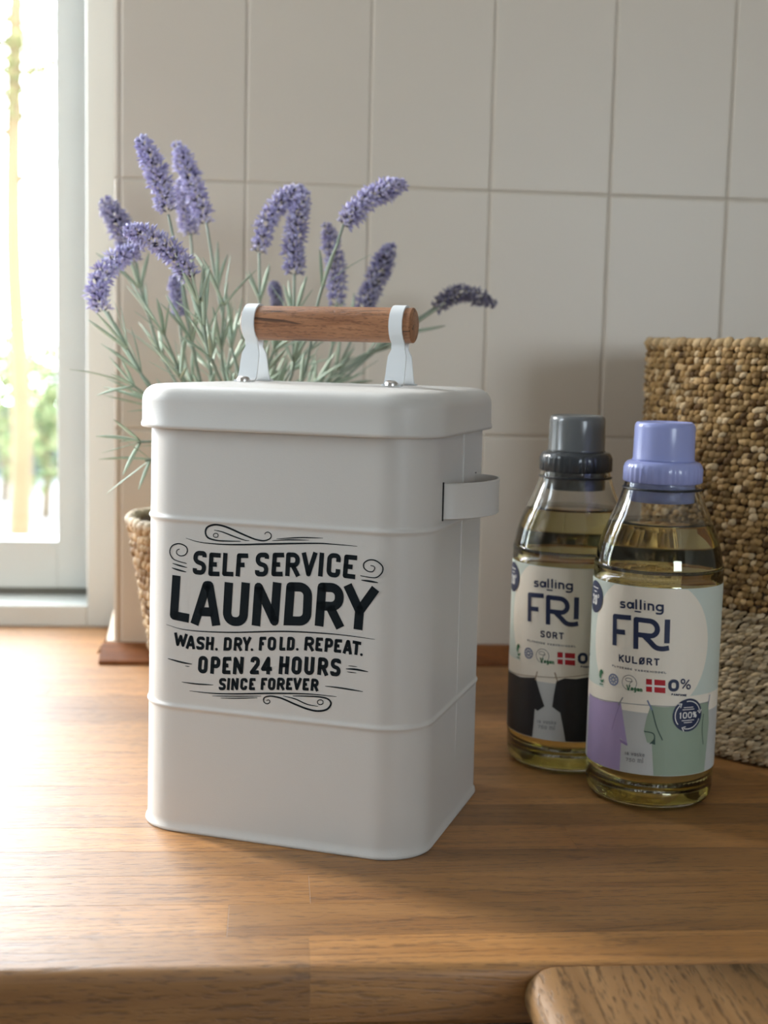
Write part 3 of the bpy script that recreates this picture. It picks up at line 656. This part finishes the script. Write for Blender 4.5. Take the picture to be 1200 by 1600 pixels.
    def pr(name, polys, mat, lay): return polys_mesh(name, polys, placer(lay), mat, lab, SL)
    def circ(c, r, n=40, sy=1): return [c+Vector((math.cos(2*math.pi*k/n)*r, math.sin(2*math.pi*k/n)*r*sy)) for k in range(n)]
    def ringp(c, r, w, n=32, a0=0, a1=360):
        pts = [c+Vector((math.cos(math.radians(a0+(a1-a0)*k/n)), math.sin(math.radians(a0+(a1-a0)*k/n))))*r for k in range(n+(0 if a1-a0 >= 360 else 1))]
        return stroke_polys(pts, w, a1-a0 >= 360)
    if kind == 'kulort':
        T = lambda x, y: px2s(780+x/3.3333, 850+y/3.3333)
    else:
        # the same print, carried over by its place on the front bottle's label
        fb = FRONT['T']; ds = FRONT['ds']
        T = lambda x, y: fb(x, y)+Vector((ds, 0))
    if kind == 'kulort': FRONT['T'] = T
    cc = T(770, 530)
    circle = circ(cc, .037, 72, .039/.037)
    circle = [Vector((p.x, min(max(p.y, V0+.0003), V1-.0003))) for p in circle]
    pr('label_roundel', [circle], I_cream, 1)
    # lower half backdrop
    z_line = T(780, 790).y
    pr('label_backdrop', [rect(U0+.018, .045, V0+.0002, z_line-.010)], I_grey, 2)
    pr('label_backdrop', [rect(U0+.018, .045, z_line-.010, z_line)], I_cream, 2)
    if kind == 'kulort':
        B = lambda x, y: px2s(780+x/3.3333, 1040+y/3.3333)
    else:
        B = lambda x, y: px2s(780+x/3.3333, 1040+y/3.3333)
    zb = V0+.0003
    if kind == 'kulort':
        p1 = [B(478, 148), B(500, 165), B(530, 180), B(580, 190), B(632, 190), B(610, 300), B(635, 400)]
        q = B(628, 540); p1 += [Vector((q.x, zb)), Vector((-.058, zb)), Vector((-.058, B(478, 148).y))]
        pr('shirt_print', [p1], I_lilac, 3)
        pr('shirt_print', [[B(634, 188), B(668, 412), B(640, 385), B(588, 335), B(605, 270)]], I_lilac, 4)
        pr('shirt_fold_print', [[B(628, 380), B(668, 405), B(668, 418), B(632, 398)], *stroke_q([B(630, 200), B(605, 270), B(588, 335)], .0004)], I_lilac_d, 5)
        q = B(803, 570); q2 = B(1066, 550)
        p2 = [B(785, 208), B(850, 215), B(940, 213), B(1040, 200), B(1088, 188), B(1090, 300), Vector((q2.x, zb)), Vector((q.x, zb)), B(795, 415), B(780, 330)]
        pr('shirt_print', [p2], I_sage, 3)
        pr('shirt_print', [[B(788, 210), B(808, 350), B(812, 408), B(770, 400), B(753, 340), B(768, 270)]], I_sage, 4)
        pr('shirt_fold_print', stroke_q([B(795, 225), B(820, 320), B(850, 388)], .0006)+stroke_q([B(755, 342), B(800, 352), B(808, 380), B(785, 408)], .0006)+[[B(812, 372), B(812, 412), B(790, 405)]], I_sage_d, 5)
        pr('shirt_fold_print', stroke_q([B(1062, 250), B(1055, 330), B(1060, 410)], .0005), I_sage_d, 5)
        pr('clothes_line_print', stroke_q([B(475, 150), B(540, 178), B(630, 192), B(780, 206), B(910, 212), B(1010, 203), B(1090, 186)], .0004)+stroke_q([B(645, 165), B(622, 205)], .0007), I_grey2, 6)
        pr('peg_print', stroke_q([B(772, 180), B(797, 232)], .0008)+stroke_q([B(1095, 150), B(1085, 215)], .0006), I_slate, 6)
        c = B(983, 257); pr('round_seal_print', [circ(c, .0094)], I_navy, 7)
        arrows = []
        for a0 in (100, 220, 340):
            arrows += ringp(c, .0079, .0005, 14, a0, a0-88)
            e = math.radians(a0-92); tip = c+Vector((math.cos(e), math.sin(e)))*.0079; tn = Vector((math.sin(e), -math.cos(e))); rd = Vector((math.cos(e), math.sin(e)))
            arrows += stroke_polys([tip-tn*.0012+rd*.0014, tip+tn*.0006, tip-tn*.0012-rd*.0014], .0005)
        tx = text_polys('100%', c+Vector((-.0056, .0018)), c+Vector((.0056, .0018)), c+Vector((-.0056, -.0018)), c+Vector((.0056, -.0018)), .0006)
        for dz, hwid in ((.0044, .0030), (.0032, .0038), (-.0030, .0040), (-.0042, .0026)): tx += stroke_polys([c+Vector((-hwid, dz)), c+Vector((hwid, dz))], .0004)
        pr('round_seal_mark_print', arrows+tx, I_white, 8)
        pr('volume_print', text_polys('18 vaske', B(655, 447), B(758, 460), B(655, 463), B(758, 476), .00042)+text_polys('750 ml', B(660, 478), B(750, 488), B(660, 497), B(750, 507), .00045), I_grey2, 6)
    else:
        q = B(172, 380)
        p1 = [B(48, 20), B(75, 40), B(110, 60), B(150, 62), B(190, 62), B(212, 140), B(236, 212), B(200, 236), B(186, 225), B(180, 300), Vector((q.x, zb)), Vector((-.060, zb)), Vector((-.060, B(48, 5).y))]
        q = B(345, 400)
        p2 = [B(298, 82), B(340, 66), B(400, 70), B(460, 60), Vector((.030, B(440, 50).y)), Vector((.038, zb+.03)), Vector((.030, zb)), Vector((q.x, zb)), B(332, 320), B(318, 246), B(276, 214), B(285, 150)]
        pr('shirt_print', [p1, p2], I_black, 3)
        pr('clothes_line_print', stroke_q([B(48, 10), B(100, 45), B(195, 56), B(300, 62), B(400, 55), B(465, 45)], .0004)+stroke_q([B(200, 30), B(188, 75)], .0007)+stroke_q([B(290, 35), B(304, 82)], .0007), plain('ink_tan', (.30, .22, .14), .5), 6)
        pr('volume_print', text_polys('18 vaske', B(198, 282), B(298, 292), B(198, 297), B(298, 307), .00042)+text_polys('750 ml', B(203, 308), B(290, 318), B(203, 326), B(290, 336), .00045), I_grey2, 6)
    # word marks
    navy = []
    g = lambda ch, x0, x1, y0, y1, y2, y3, w: navy.extend(glyph(ch, (T(x0, y0), T(x1, y1), T(x0, y2), T(x1, y3)), w, 1.0))
    def sl(x): return (x-630)*.085
    for ch, x0, x1 in (('s', 630, 660), ('a', 666, 702), ('l', 707, 722), ('l', 730, 745), ('i', 751, 766), ('n', 773, 808), ('g', 815, 857)):
        g(ch, x0, x1, 296+sl(x0), 296+sl(x1), 333+sl(x0), 333+sl(x1), .00105)
    navy.extend(stroke_polys([T(706, 350), T(740, 354)], .0008))
    W_ = .0028
    navy.extend(stroke_polys(fillet([(*T(688, 384),), (*T(604, 376),), (*T(602, 527),)]), W_)); navy.extend(stroke_polys([T(604, 454), T(657, 460)], W_))
    leg = crom([(*T(755, 478), 0), (*T(785, 508), 0), (*T(815, 538), 0), (*T(848, 546), 0), (*T(884, 541), 0)], 6)
    a, b_, c, d, e = T(712, 546), T(714, 392), T(822, 404), T(826, 482), T(712, 470)
    navy.extend(stroke_polys(fillet([(*a,), (*b_,), (*c, .0105), (*d, .0105), (*e,)], n=9), W_)); navy.extend(stroke_polys([Vector((p.x, p.y)) for p in leg], W_))
    navy.extend(stroke_polys([T(877, 393), T(873, 517)], .0029))
    word = 'KULØRT' if kind == 'kulort' else 'SORT'
    x0, x1 = (625, 835) if kind == 'kulort' else (668, 802)
    ss = lambda x: (x-625)*.105
    navy.extend(text_polys(word, T(x0, 574+ss(x0)), T(x1, 574+ss(x1)), T(x0, 611+ss(x0)), T(x1, 611+ss(x1)), .00082, .34))
    navy.extend(glyph('0', (T(880, 703), T(936, 706), T(880, 766), T(936, 770)), .0018)); navy.extend(glyph('%', (T(944, 700), T(996, 703), T(944, 755), T(996, 758)), .0008))
    navy.extend(text_polys('PARFUME', T(896, 777), T(974, 782), T(896, 787), T(974, 793), .0004))
    pr('wordmark_print', navy, I_navy, 6)
    ss = lambda x: (x-590)*.135
    pr('small_print', text_polys('FLYDENDE VASKEMIDDEL', T(590, 627+ss(590)), T(870, 627+ss(870)), T(590, 637+ss(590)), T(870, 637+ss(870)), .00034, .35), I_grey2, 6)
    # eco marks
    c = T(535, 688); pr('leaf_mark_print', [[c+Vector((x*.001, y*.001)) for x, y in ((-2.2, 0), (-2.0, 2.6), (-.6, 4.0), (.9, 3.4), (1.6, 1.6), (.6, 1.9), (-.1, .4), (-.4, -1.6), (-1.5, -1.2))], [c+Vector((x*.001, y*.001)) for x, y in ((-1.4, -2.2), (.4, -2.0), (2.2, -1.2), (1.8, -3.0), (.2, -3.6))]]+stroke_polys([c+Vector((-.0016, -.0047)), c+Vector((.0018, -.0045))], .0006), I_green, 6)
    c = T(596, 706); pr('ring_mark_print', ringp(c, .0030, .0008, 28)+ringp(c, .0012, .0007, 16)+[p for k in range(8) for p in stroke_polys([c+Vector((math.cos(k*.785), math.sin(k*.785)))*.0016, c+Vector((math.cos(k*.785), math.sin(k*.785)))*.0024], .0006)], I_slate, 6)
    c = T(678, 722); pr('vegan_ring_print', ringp(c, .0042, .0003, 32)+stroke_polys([c+Vector((math.cos(k*.35)*.0019-.0004, math.sin(k*.35)*.0010+.0016)) for k in range(18)], .0003, True)+stroke_polys([c+Vector((-.0003, -.0022)), c+Vector((.0006, 0)), c+Vector((.0020, .0012))], .0003), I_grey2, 6)
    gp = glyph('V', (T(664, 732), T(684, 735), T(664, 762), T(684, 765)), .0006)+text_polys('egan', T(687, 745), T(746, 753), T(687, 762), T(746, 770), .00055)
    pr('vegan_print', gp, I_green, 7)
    fl = [[T(766, 701), T(796, 704), T(796, 733), T(766, 731)], [T(808, 705), T(865, 709), T(865, 738), T(808, 734)], [T(766, 741), T(796, 743), T(796, 771), T(766, 768)], [T(808, 744), T(865, 748), T(865, 777), T(808, 772)]]
    pr('flag_print', fl, I_red, 7); pr('flag_cross_print', [[T(766, 701), T(865, 709), T(865, 777), T(766, 768)]], I_white, 6)
    # dark temperature roundel at the left edge
    c = T(512, 276); c = Vector((c.x-.0025, c.y)); pr('temperature_roundel_print', [circ(c, .0092)], I_navy, 7)
    tx = text_polys('20', c+Vector((-.0042, .0012)), c+Vector((.0030, .0012)), c+Vector((-.0042, -.0046)), c+Vector((.0030, -.0046)), .0013)+ringp(c+Vector((.0044, .0008)), .0008, .0005, 12)
    for dz, h_ in ((.0052, .0040), (.0030, .0022)): tx += stroke_polys([c+Vector((-h_, dz)), c+Vector((h_, dz))], .0006)
    pr('temperature_print', tx, I_white, 8)
    # dense fine print up the right-hand edge
    fine = []
    zz = V0+.006
    while zz < V1-.004:
        l = random.uniform(.0006, .0016); fine += stroke_polys([Vector((U1-.0040, zz)), Vector((U1-.0040, zz+l))], .0008); zz += l+.0007
    pr('edge_print', fine, I_grey2, 6)
    return root
def stroke_q(pts, w):
    if len(pts) > 2:
        pts = [Vector((p.x, p.y)) for p in crom([(*p, 0) for p in pts], 5)]
    return stroke_polys(pts, w)
FRONT = {'ds': -.0005}
bottle('detergent_bottle', .2222, .7382, 'clear bottle of pale detergent with periwinkle cap, nearest the camera', M_capblue, M_capblue, 'kulort')
# text of the rear bottle sits a little differently round the cylinder
def cyl_s(px, py, cx, cy):
    o, d = ray(px, py); ox, oy = o.x-cx, o.y-cy; r = BR+.0002
    a = d.x*d.x+d.y*d.y; b = ox*d.x+oy*d.y; c_ = ox*ox+oy*oy-r*r; t = (-b-math.sqrt(max(b*b-a*c_, 0)))/a; p = o+d*t
    return math.atan2(p.x-cx, -(p.y-cy))*BR
B2 = (.1868, .8035)
FRONT['ds'] = cyl_s(863, 960, *B2)-FRONT['T'](738, 460).x
bottle('detergent_bottle', B2[0], B2[1], 'clear bottle of pale detergent with charcoal cap, black shirts on its label', M_capgrey, M_capgrey_top, 'sort')

# ------------------------------------------------------------------ woven things
def stitches(rows, seg=(7, 4)):
    """rows: list of (z, r, n, height, depth, tilt, colours, jitter) -> one mesh of little twisted strands"""
    nu, nv = seg; base = []
    for i in range(1, nv):
        for k in range(nu):
            th_ = math.pi*i/nv; ph = 2*math.pi*k/nu
            base.append((math.cos(th_), math.sin(th_)*math.cos(ph), math.sin(th_)*math.sin(ph)))
    base = [(1, 0, 0)]+base+[(-1, 0, 0)]; base = np.array(base); fl = []
    for k in range(nu): fl.append((0, 1+(k+1) % nu, 1+k, -1))
    for i in range(nv-2):
        for k in range(nu):
            a = 1+i*nu; fl.append((a+k, a+(k+1) % nu, a+nu+(k+1) % nu, a+nu+k))
    last = len(base)-1; a = 1+(nv-2)*nu
    for k in range(nu): fl.append((a+k, a+(k+1) % nu, last, -1))
    V, C, ns = [], [], 0
    for z, r, n, h, dp, tilt, cols, jit in rows:
        ph0 = RN.uniform(0, 6.28); length = 2*math.pi*r/n
        for k in range(n):
            ph = ph0+2*math.pi*(k+RN.uniform(-.25, .25))/n
            a = tilt+RN.uniform(-.25, .25)*jit*4
            s = np.array([length*.72*RN.uniform(.8, 1.3), dp*RN.uniform(.8, 1.25), h*.62*RN.uniform(.8, 1.25)])
            p = base*s; x = p[:, 0]*math.cos(a)-p[:, 2]*math.sin(a); zz = p[:, 0]*math.sin(a)+p[:, 2]*math.cos(a); y = p[:, 1]
            rr = r+y+RN.uniform(-1, 1)*jit*dp; ang = ph+x/r
            V.append(np.stack([rr*np.cos(ang), rr*np.sin(ang), z+zz+RN.uniform(-1, 1)*jit*h], 1))
            c = np.array(cols[RN.integers(len(cols))])*RN.uniform(.75, 1.25); C.append(np.tile(np.append(c, 1), (len(base), 1))); ns += 1
    V = np.concatenate(V); C = np.concatenate(C); nb = len(base)
    faces = [tuple(i+s*nb for i in f if i >= 0) for s in range(ns) for f in fl]
    return V, C, faces
def woven(name, rows, parent, seg=(7, 4)):
    V, C, faces = stitches(rows, seg)
    me = bpy.data.meshes.new(name); me.from_pydata(V.tolist(), [], faces); me.validate()
    ca = me.color_attributes.new('tone', 'FLOAT_COLOR', 'POINT'); ca.data.foreach_set('color', C.astype(np.float32).ravel())
    return link(name, me, M_weave, parent, True)
BRN = [(.28, .165, .058), (.34, .205, .08), (.18, .10, .032), (.46, .30, .14), (.24, .14, .048), (.48, .35, .20), (.10, .05, .014), (.30, .18, .065)]
CRM = [(.42, .315, .18), (.48, .37, .23), (.34, .245, .13), (.53, .42, .27)]
bk = empty('woven_basket', (.376, .8776, 0), 0, 'large round seagrass basket, brown above a cream base, beside the bottles', 'basket')
BKR = .1195
def bkr(z): return BKR-.004*(1-min(1, z/.03))**2
rows_ = []; z = .1000
while z < .2610:
    rows_.append((z, bkr(z), 176, .0040, .0030, .55, BRN, .20)); z += .0041
tag(woven('brown_weave', rows_, bk), kind='stuff')
rows_ = []; z = .0030; k = 0
while z < .0985:
    rows_.append((z, bkr(z)+(.0006 if (k % 6) else -.0014), 150, .0027, .0016, .42, CRM, .07)); z += .00245; k += 1
tag(woven('cream_weave', rows_, bk), kind='stuff')
tag(woven('rim', [(.2632, BKR+.0004, 130, .0056, .0040, .35, [(.40, .27, .13), (.46, .32, .17), (.34, .22, .10)], .10)], bk), kind='stuff')
bm = bmesh.new(); lathe(bm, [(.112, .0015), (.1165, .004), (.1185, .03), (.1185, .261), (.1150, .261), (.1150, .004), (.001, .004)], 72, cap1=False); bmesh.ops.recalc_face_normals(bm, faces=bm.faces)
from_bm('lining', bm, M_back, bk, True)

# ------------------------------------------------------------------ potted lavender
PX, PY = -.027, .925
pot_top = .1345
plant = empty('potted_lavender', (PX, PY, 0), 0, 'potted lavender with purple spikes in a wicker pot behind the tin', 'plant')
def pr_(z): return .047+.0225*(z/pot_top)**1.0
pot_cols = [(.34, .21, .10), (.42, .28, .15), (.28, .16, .07), (.48, .34, .20), (.22, .12, .05)]
rows_ = []; z = .0065
while z < pot_top-.004: rows_.append((z, pr_(z), 64, .0062, .0030, .5, pot_cols, .2)); z += .0056
bm = bmesh.new(); lathe(bm, [(pr_(0)-.003, .001), (pr_(pot_top)-.002, pot_top-.002), (pr_(pot_top)-.006, pot_top-.002), (pr_(pot_top)-.0065, pot_top-.006), (.001, pot_top-.006)], 48, cap1=False); bmesh.ops.recalc_face_normals(bm, faces=bm.faces)
pot = from_bm('pot', bm, M_back, plant, True)
tag(woven('pot_weave', rows_, pot), kind='stuff')
tag(woven('pot_rim', [(pot_top, pr_(pot_top)+.0005, 56, .0060, .0036, .3, [(.58, .47, .34), (.5, .4, .28)], .06)], pot), kind='stuff')
bm = bmesh.new(); lathe(bm, [(.0605, pot_top-.012), (.0605, pot_top-.0045), (.04, pot_top-.002), (.001, pot_top-.001)], 40)
from_bm('soil', bm, M_soil, plant, True)
def octa(V, Fc, C, p0, p1, wid, side, c0, c1):
    i = len(V); d = p1-p0; u = d.normalized(); a = u.cross(side)
    if a.length < 1e-5: a = u.orthogonal()
    a.normalize(); b = u.cross(a); m = p0+d*.6
    V += [p0, m+a*wid, m+b*wid*.6, m-a*wid, m-b*wid*.6, p1]; C += [c0, c1, c1, c1, c1, c1]
    for k in range(4):
        q, r = 1+k, 1+(k+1) % 4; Fc += [(i, i+r, i+q), (i+5, i+q, i+r)]
def flower_head(axis, rad, parent, tone=1.0, n=74):
    V, Fc, C = [], [], []
    L = len(axis)-1
    ref = Vector((.2, -1, .1)).normalized()
    for k in range(n):
        t = (k+.5)/n; i = min(int(t*L), L-1); p = axis[i].lerp(axis[i+1], t*L-i); ax = (axis[i+1]-axis[i]).normalized()
        # whorls: pull the florets together into rings
        wh = round(t*11)/11; t2 = t*.45+wh*.55; i = min(int(t2*L), L-1); p = axis[i].lerp(axis[i+1], min(1, t2*L-i))
        a = ax.cross(ref).normalized(); b = ax.cross(a); ph = k*2.39996+random.uniform(-.3, .3)
        rd = a*math.cos(ph)+b*math.sin(ph)
        r = rad*(1.0-.45*max(0, (t-.72)/.28)**1.5)*(.8+.2*min(1, t/.12))*random.uniform(.85, 1.12)
        up = random.uniform(.35, .75) if t < .93 else 1.6
        d = (rd+ax*up).normalized()
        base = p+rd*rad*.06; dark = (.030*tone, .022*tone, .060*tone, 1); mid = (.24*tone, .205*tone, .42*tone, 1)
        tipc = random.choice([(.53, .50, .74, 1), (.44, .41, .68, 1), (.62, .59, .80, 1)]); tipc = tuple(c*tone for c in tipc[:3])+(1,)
        mid_p = base+d*r*.52
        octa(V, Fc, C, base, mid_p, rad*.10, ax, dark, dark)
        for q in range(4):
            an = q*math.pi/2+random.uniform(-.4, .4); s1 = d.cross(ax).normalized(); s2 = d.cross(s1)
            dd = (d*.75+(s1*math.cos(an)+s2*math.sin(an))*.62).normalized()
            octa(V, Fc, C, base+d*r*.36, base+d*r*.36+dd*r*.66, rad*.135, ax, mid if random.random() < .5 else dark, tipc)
    me = bpy.data.meshes.new('flower_head'); me.from_pydata([tuple(v) for v in V], [], Fc)
    ca = me.color_attributes.new('tone', 'FLOAT_COLOR', 'POINT'); ca.data.foreach_set('color', np.array(C, dtype=np.float32).ravel())
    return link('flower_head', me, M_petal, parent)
def leaf(p, d, length, wid, parent, bend=.25):
    d = d.normalized(); side = d.cross(Vector((0, 0, 1)))
    if side.length < .05: side = Vector((1, 0, 0))
    side.normalize(); nrm = side.cross(d); out = Vector((d.x, d.y, 0)); out = out.normalized() if out.length > .01 else Vector((1, 0, 0))
    rot = random.uniform(-1.2, 1.2); s2 = side*math.cos(rot)+nrm*math.sin(rot); n2 = d.cross(s2)
    bm = bmesh.new(); rr = []
    for k in range(6):
        t = k/5; c = p+d*length*t+(out*.5-Vector((0, 0, .6)))*length*bend*t*t
        w_ = wid*(.45+1.1*t-1.45*t**3)*.5+.00012; h = w_*.28+.0001
        rr.append([c+s2*w_, c+n2*h, c-s2*w_, c-n2*h*.4])
    loft(bm, rr); return from_bm('leaf', bm, M_leaf, parent, True)
PI_ = Vector((PX, PY, 0))
def sprig(path_px, head_px=None, rad=.0095, tone=1.0, nodes=(), root=None, nl=(4, 6), ln=(.024, .040), seedling=0):
    """path from the pot upwards (photo px + depth), then the flower head"""
    path = [at(x, y, Y)-PI_ for x, y, Y in path_px]
    r0 = root or Vector((random.uniform(-.03, .03), random.uniform(-.03, .03), pot_top-.004))
    pts = crom([r0, r0.lerp(path[0], .45)+Vector((0, 0, .012))]+path, 6)
    bm = bmesh.new(); tube(bm, pts, lambda t: .00125-.0004*t, 6); st = from_bm('stem', bm, M_stem, plant, True)
    if head_px:
        ax = crom([at(x, y, Y)-PI_ for x, y, Y in head_px], 8); flower_head(ax, rad, st, tone)
    for t in nodes:
        x = t*(len(pts)-1); i = min(int(x), len(pts)-2); p = pts[i].lerp(pts[i+1], x-i); ax = (pts[i+1]-pts[i]).normalized()
        n_ = random.randint(*nl); a = ax.orthogonal().normalized(); b = ax.cross(a); ph0 = random.uniform(0, 6.28)
        for k in range(n_):
            ph = ph0+2*math.pi*k/n_+random.uniform(-.3, .3); sp = random.uniform(.25, .6)
            leaf(p, ax+(a*math.cos(ph)+b*math.sin(ph))*sp, random.uniform(*ln), random.uniform(.0022, .0036), st, random.uniform(-.05, .25))
    return st
# flower stems: (way points), (head base to tip)
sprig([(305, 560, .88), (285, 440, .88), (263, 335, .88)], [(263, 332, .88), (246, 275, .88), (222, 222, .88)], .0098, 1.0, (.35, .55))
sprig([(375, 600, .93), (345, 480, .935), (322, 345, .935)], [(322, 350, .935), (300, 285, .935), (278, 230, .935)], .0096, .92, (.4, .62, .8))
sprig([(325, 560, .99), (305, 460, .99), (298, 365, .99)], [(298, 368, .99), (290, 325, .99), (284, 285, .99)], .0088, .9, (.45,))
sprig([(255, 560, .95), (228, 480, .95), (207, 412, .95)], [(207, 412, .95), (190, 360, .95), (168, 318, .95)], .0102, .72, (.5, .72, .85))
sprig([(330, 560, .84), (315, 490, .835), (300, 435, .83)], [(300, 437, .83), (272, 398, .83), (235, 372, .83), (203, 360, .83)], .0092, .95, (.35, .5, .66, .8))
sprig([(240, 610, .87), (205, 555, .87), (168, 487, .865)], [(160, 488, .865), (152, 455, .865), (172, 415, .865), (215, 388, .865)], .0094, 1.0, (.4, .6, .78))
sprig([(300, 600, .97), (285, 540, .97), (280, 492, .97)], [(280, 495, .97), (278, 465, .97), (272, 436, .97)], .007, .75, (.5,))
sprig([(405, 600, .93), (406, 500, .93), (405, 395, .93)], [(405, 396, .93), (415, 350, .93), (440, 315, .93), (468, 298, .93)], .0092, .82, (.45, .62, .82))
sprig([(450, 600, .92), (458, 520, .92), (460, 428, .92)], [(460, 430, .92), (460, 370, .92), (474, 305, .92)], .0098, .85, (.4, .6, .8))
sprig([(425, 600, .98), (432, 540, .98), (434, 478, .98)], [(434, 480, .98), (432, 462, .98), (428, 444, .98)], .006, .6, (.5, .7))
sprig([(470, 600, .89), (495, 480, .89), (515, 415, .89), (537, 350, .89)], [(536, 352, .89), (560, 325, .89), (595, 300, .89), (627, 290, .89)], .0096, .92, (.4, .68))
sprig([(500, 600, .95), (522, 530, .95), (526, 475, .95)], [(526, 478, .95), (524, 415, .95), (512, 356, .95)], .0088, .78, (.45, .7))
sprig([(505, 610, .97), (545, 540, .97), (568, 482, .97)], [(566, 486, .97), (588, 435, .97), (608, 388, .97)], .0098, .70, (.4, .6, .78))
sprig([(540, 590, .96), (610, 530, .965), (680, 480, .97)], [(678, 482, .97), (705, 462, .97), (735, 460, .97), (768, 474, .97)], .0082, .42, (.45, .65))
# leafy shoots without a flower
for px, py, Y, nd in ((205, 600, .86, (.5, .75, .97)), (215, 690, .84, (.6, .97)), (228, 720, .85, (.6, .95)), (255, 520, .88, (.5, .75, .98)), (320, 520, .90, (.5, .8, .98)), (365, 520, .95, (.5, .75, .98)),
                       (400, 500, .97, (.55, .8)), (505, 520, .93, (.5, .75, .97)), (545, 560, .93, (.5, .8)), (585, 545, .94, (.6, .95)), (640, 510, .97, (.6, .95)), (430, 545, .89, (.5, .8, .98)), (350, 470, .88, (.5, .75, .97)), (275, 575, .84, (.6, .9)), (465, 555, .96, (.6, .95)), (240, 630, .90, (.5, .9))):
    sprig([(px*.6+345*.4, py*.55+700*.45, Y*.6+PY*.4), (px, py, Y)], None, nodes=nd, ln=(.022, .042), nl=(4, 5))

# ------------------------------------------------------------------ garden beyond the window
M_ground = plain('garden_ground', (.16, .16, .165), .9, vary=.25, bscale=20)
M_bark = plain('bark_yellow', (.14, .095, .045), .9, vary=.3, bscale=60)
M_fol = attr_mat('foliage', .7)
M_fence = plain('fence_paint', (.045, .055, .065), .8)
tag(boxes('ground', [(-16, 8, 1.5, 24, -1.1, -.95)], M_ground), kind='structure')
def leaf_cloud(name, blobs, n, size, cols, parent):
    V, Fc, C = [], [], []
    for k in range(n):
        c, r = blobs[k % len(blobs)]; v = Vector((random.gauss(0, 1), random.gauss(0, 1), random.gauss(0, 1))).normalized()*random.random()**.4
        p = Vector(c)+Vector((v.x*r[0], v.y*r[1], v.z*r[2])); d = Vector((random.gauss(0, 1), random.gauss(0, 1), random.gauss(0, 1)-.3)).normalized()
        col = (*random.choice(cols), 1); octa(V, Fc, C, p, p+d*size, size*.3, Vector((0, 0, 1)), col, col)
    me = bpy.data.meshes.new(name); me.from_pydata([tuple(v) for v in V], [], Fc)
    ca = me.color_attributes.new('tone', 'FLOAT_COLOR', 'POINT'); ca.data.foreach_set('color', np.array(C, dtype=np.float32).ravel())
    return tag(link(name, me, M_fol, parent), kind='stuff')
tb = at(30, 820, 8.0); tb.z = -.95
tree = empty('tree', tb, 0, 'slim tree with yellow-lit trunk outside the window', 'tree')
bm = bmesh.new(); tube(bm, crom([(0, 0, 0), (.02, 0, .8), (-.02, 0, 1.8), (.0, 0, 2.9), (.05, 0, 4.2)], 6), lambda t: .066-.03*t, 10); from_bm('trunk', bm, M_bark, tree, True)
for (a, b, r) in (((0, 0, 2.15), (.5, .1, 2.5), .022), ((0, 0, 2.4), (-.6, -.1, 2.75), .025), ((0, 0, 2.75), (.45, 0, 3.0), .02), ((0, 0, 2.9), (-.6, .1, 3.2), .02)):
    bm = bmesh.new(); tube(bm, crom([a, ((a[0]+b[0])/2, 0, (a[2]+b[2])/2-.04), b], 5), lambda t: r*(1-.6*t), 6); from_bm('branch', bm, M_bark, tree, True)
leaf_cloud('foliage', [((-.02, 0, 2.80), (.30, .3, .30)), ((-.25, 0, 2.75), (.45, .4, .40)), ((.1, 0, 3.4), (.5, .5, .5))], 1300, .055, [(.15, .145, .05), (.11, .14, .05), (.19, .165, .07)], tree)
for (px, Y, s, cols, lab) in ((70, 9.5, .55, [(.11, .15, .06), (.16, .17, .07)], 'round green shrub beyond the tree outside the window'), (5, 10.5, .65, [(.20, .19, .08), (.15, .17, .07)], 'yellow-green shrub at the left edge of the window view')):
    c = at(px, 620, Y); sh = empty('shrub', (c.x, Y, -.95), 0, lab, 'shrub')
    leaf_cloud('foliage', [((0, 0, .75*s/.55), (s, s*.8, .55))], 900, .09, cols, sh)
    bm = bmesh.new(); tube(bm, [Vector((0, 0, 0)), Vector((.02, 0, .3)), Vector((0, 0, .6))], .03, 6); from_bm('stem', bm, M_bark, sh, True)
wl = empty('garden_wall', (-4.0, 12.5, -.95), 0, 'low blue-grey garden wall behind the shrubs', 'wall')
boxes('wall_panel', [(-5, 6, 0, .2, 0, .62)], M_fence, wl); boxes('coping', [(-5.02, 6.02, -.03, .23, .62, .68)], M_fence, wl, .01)
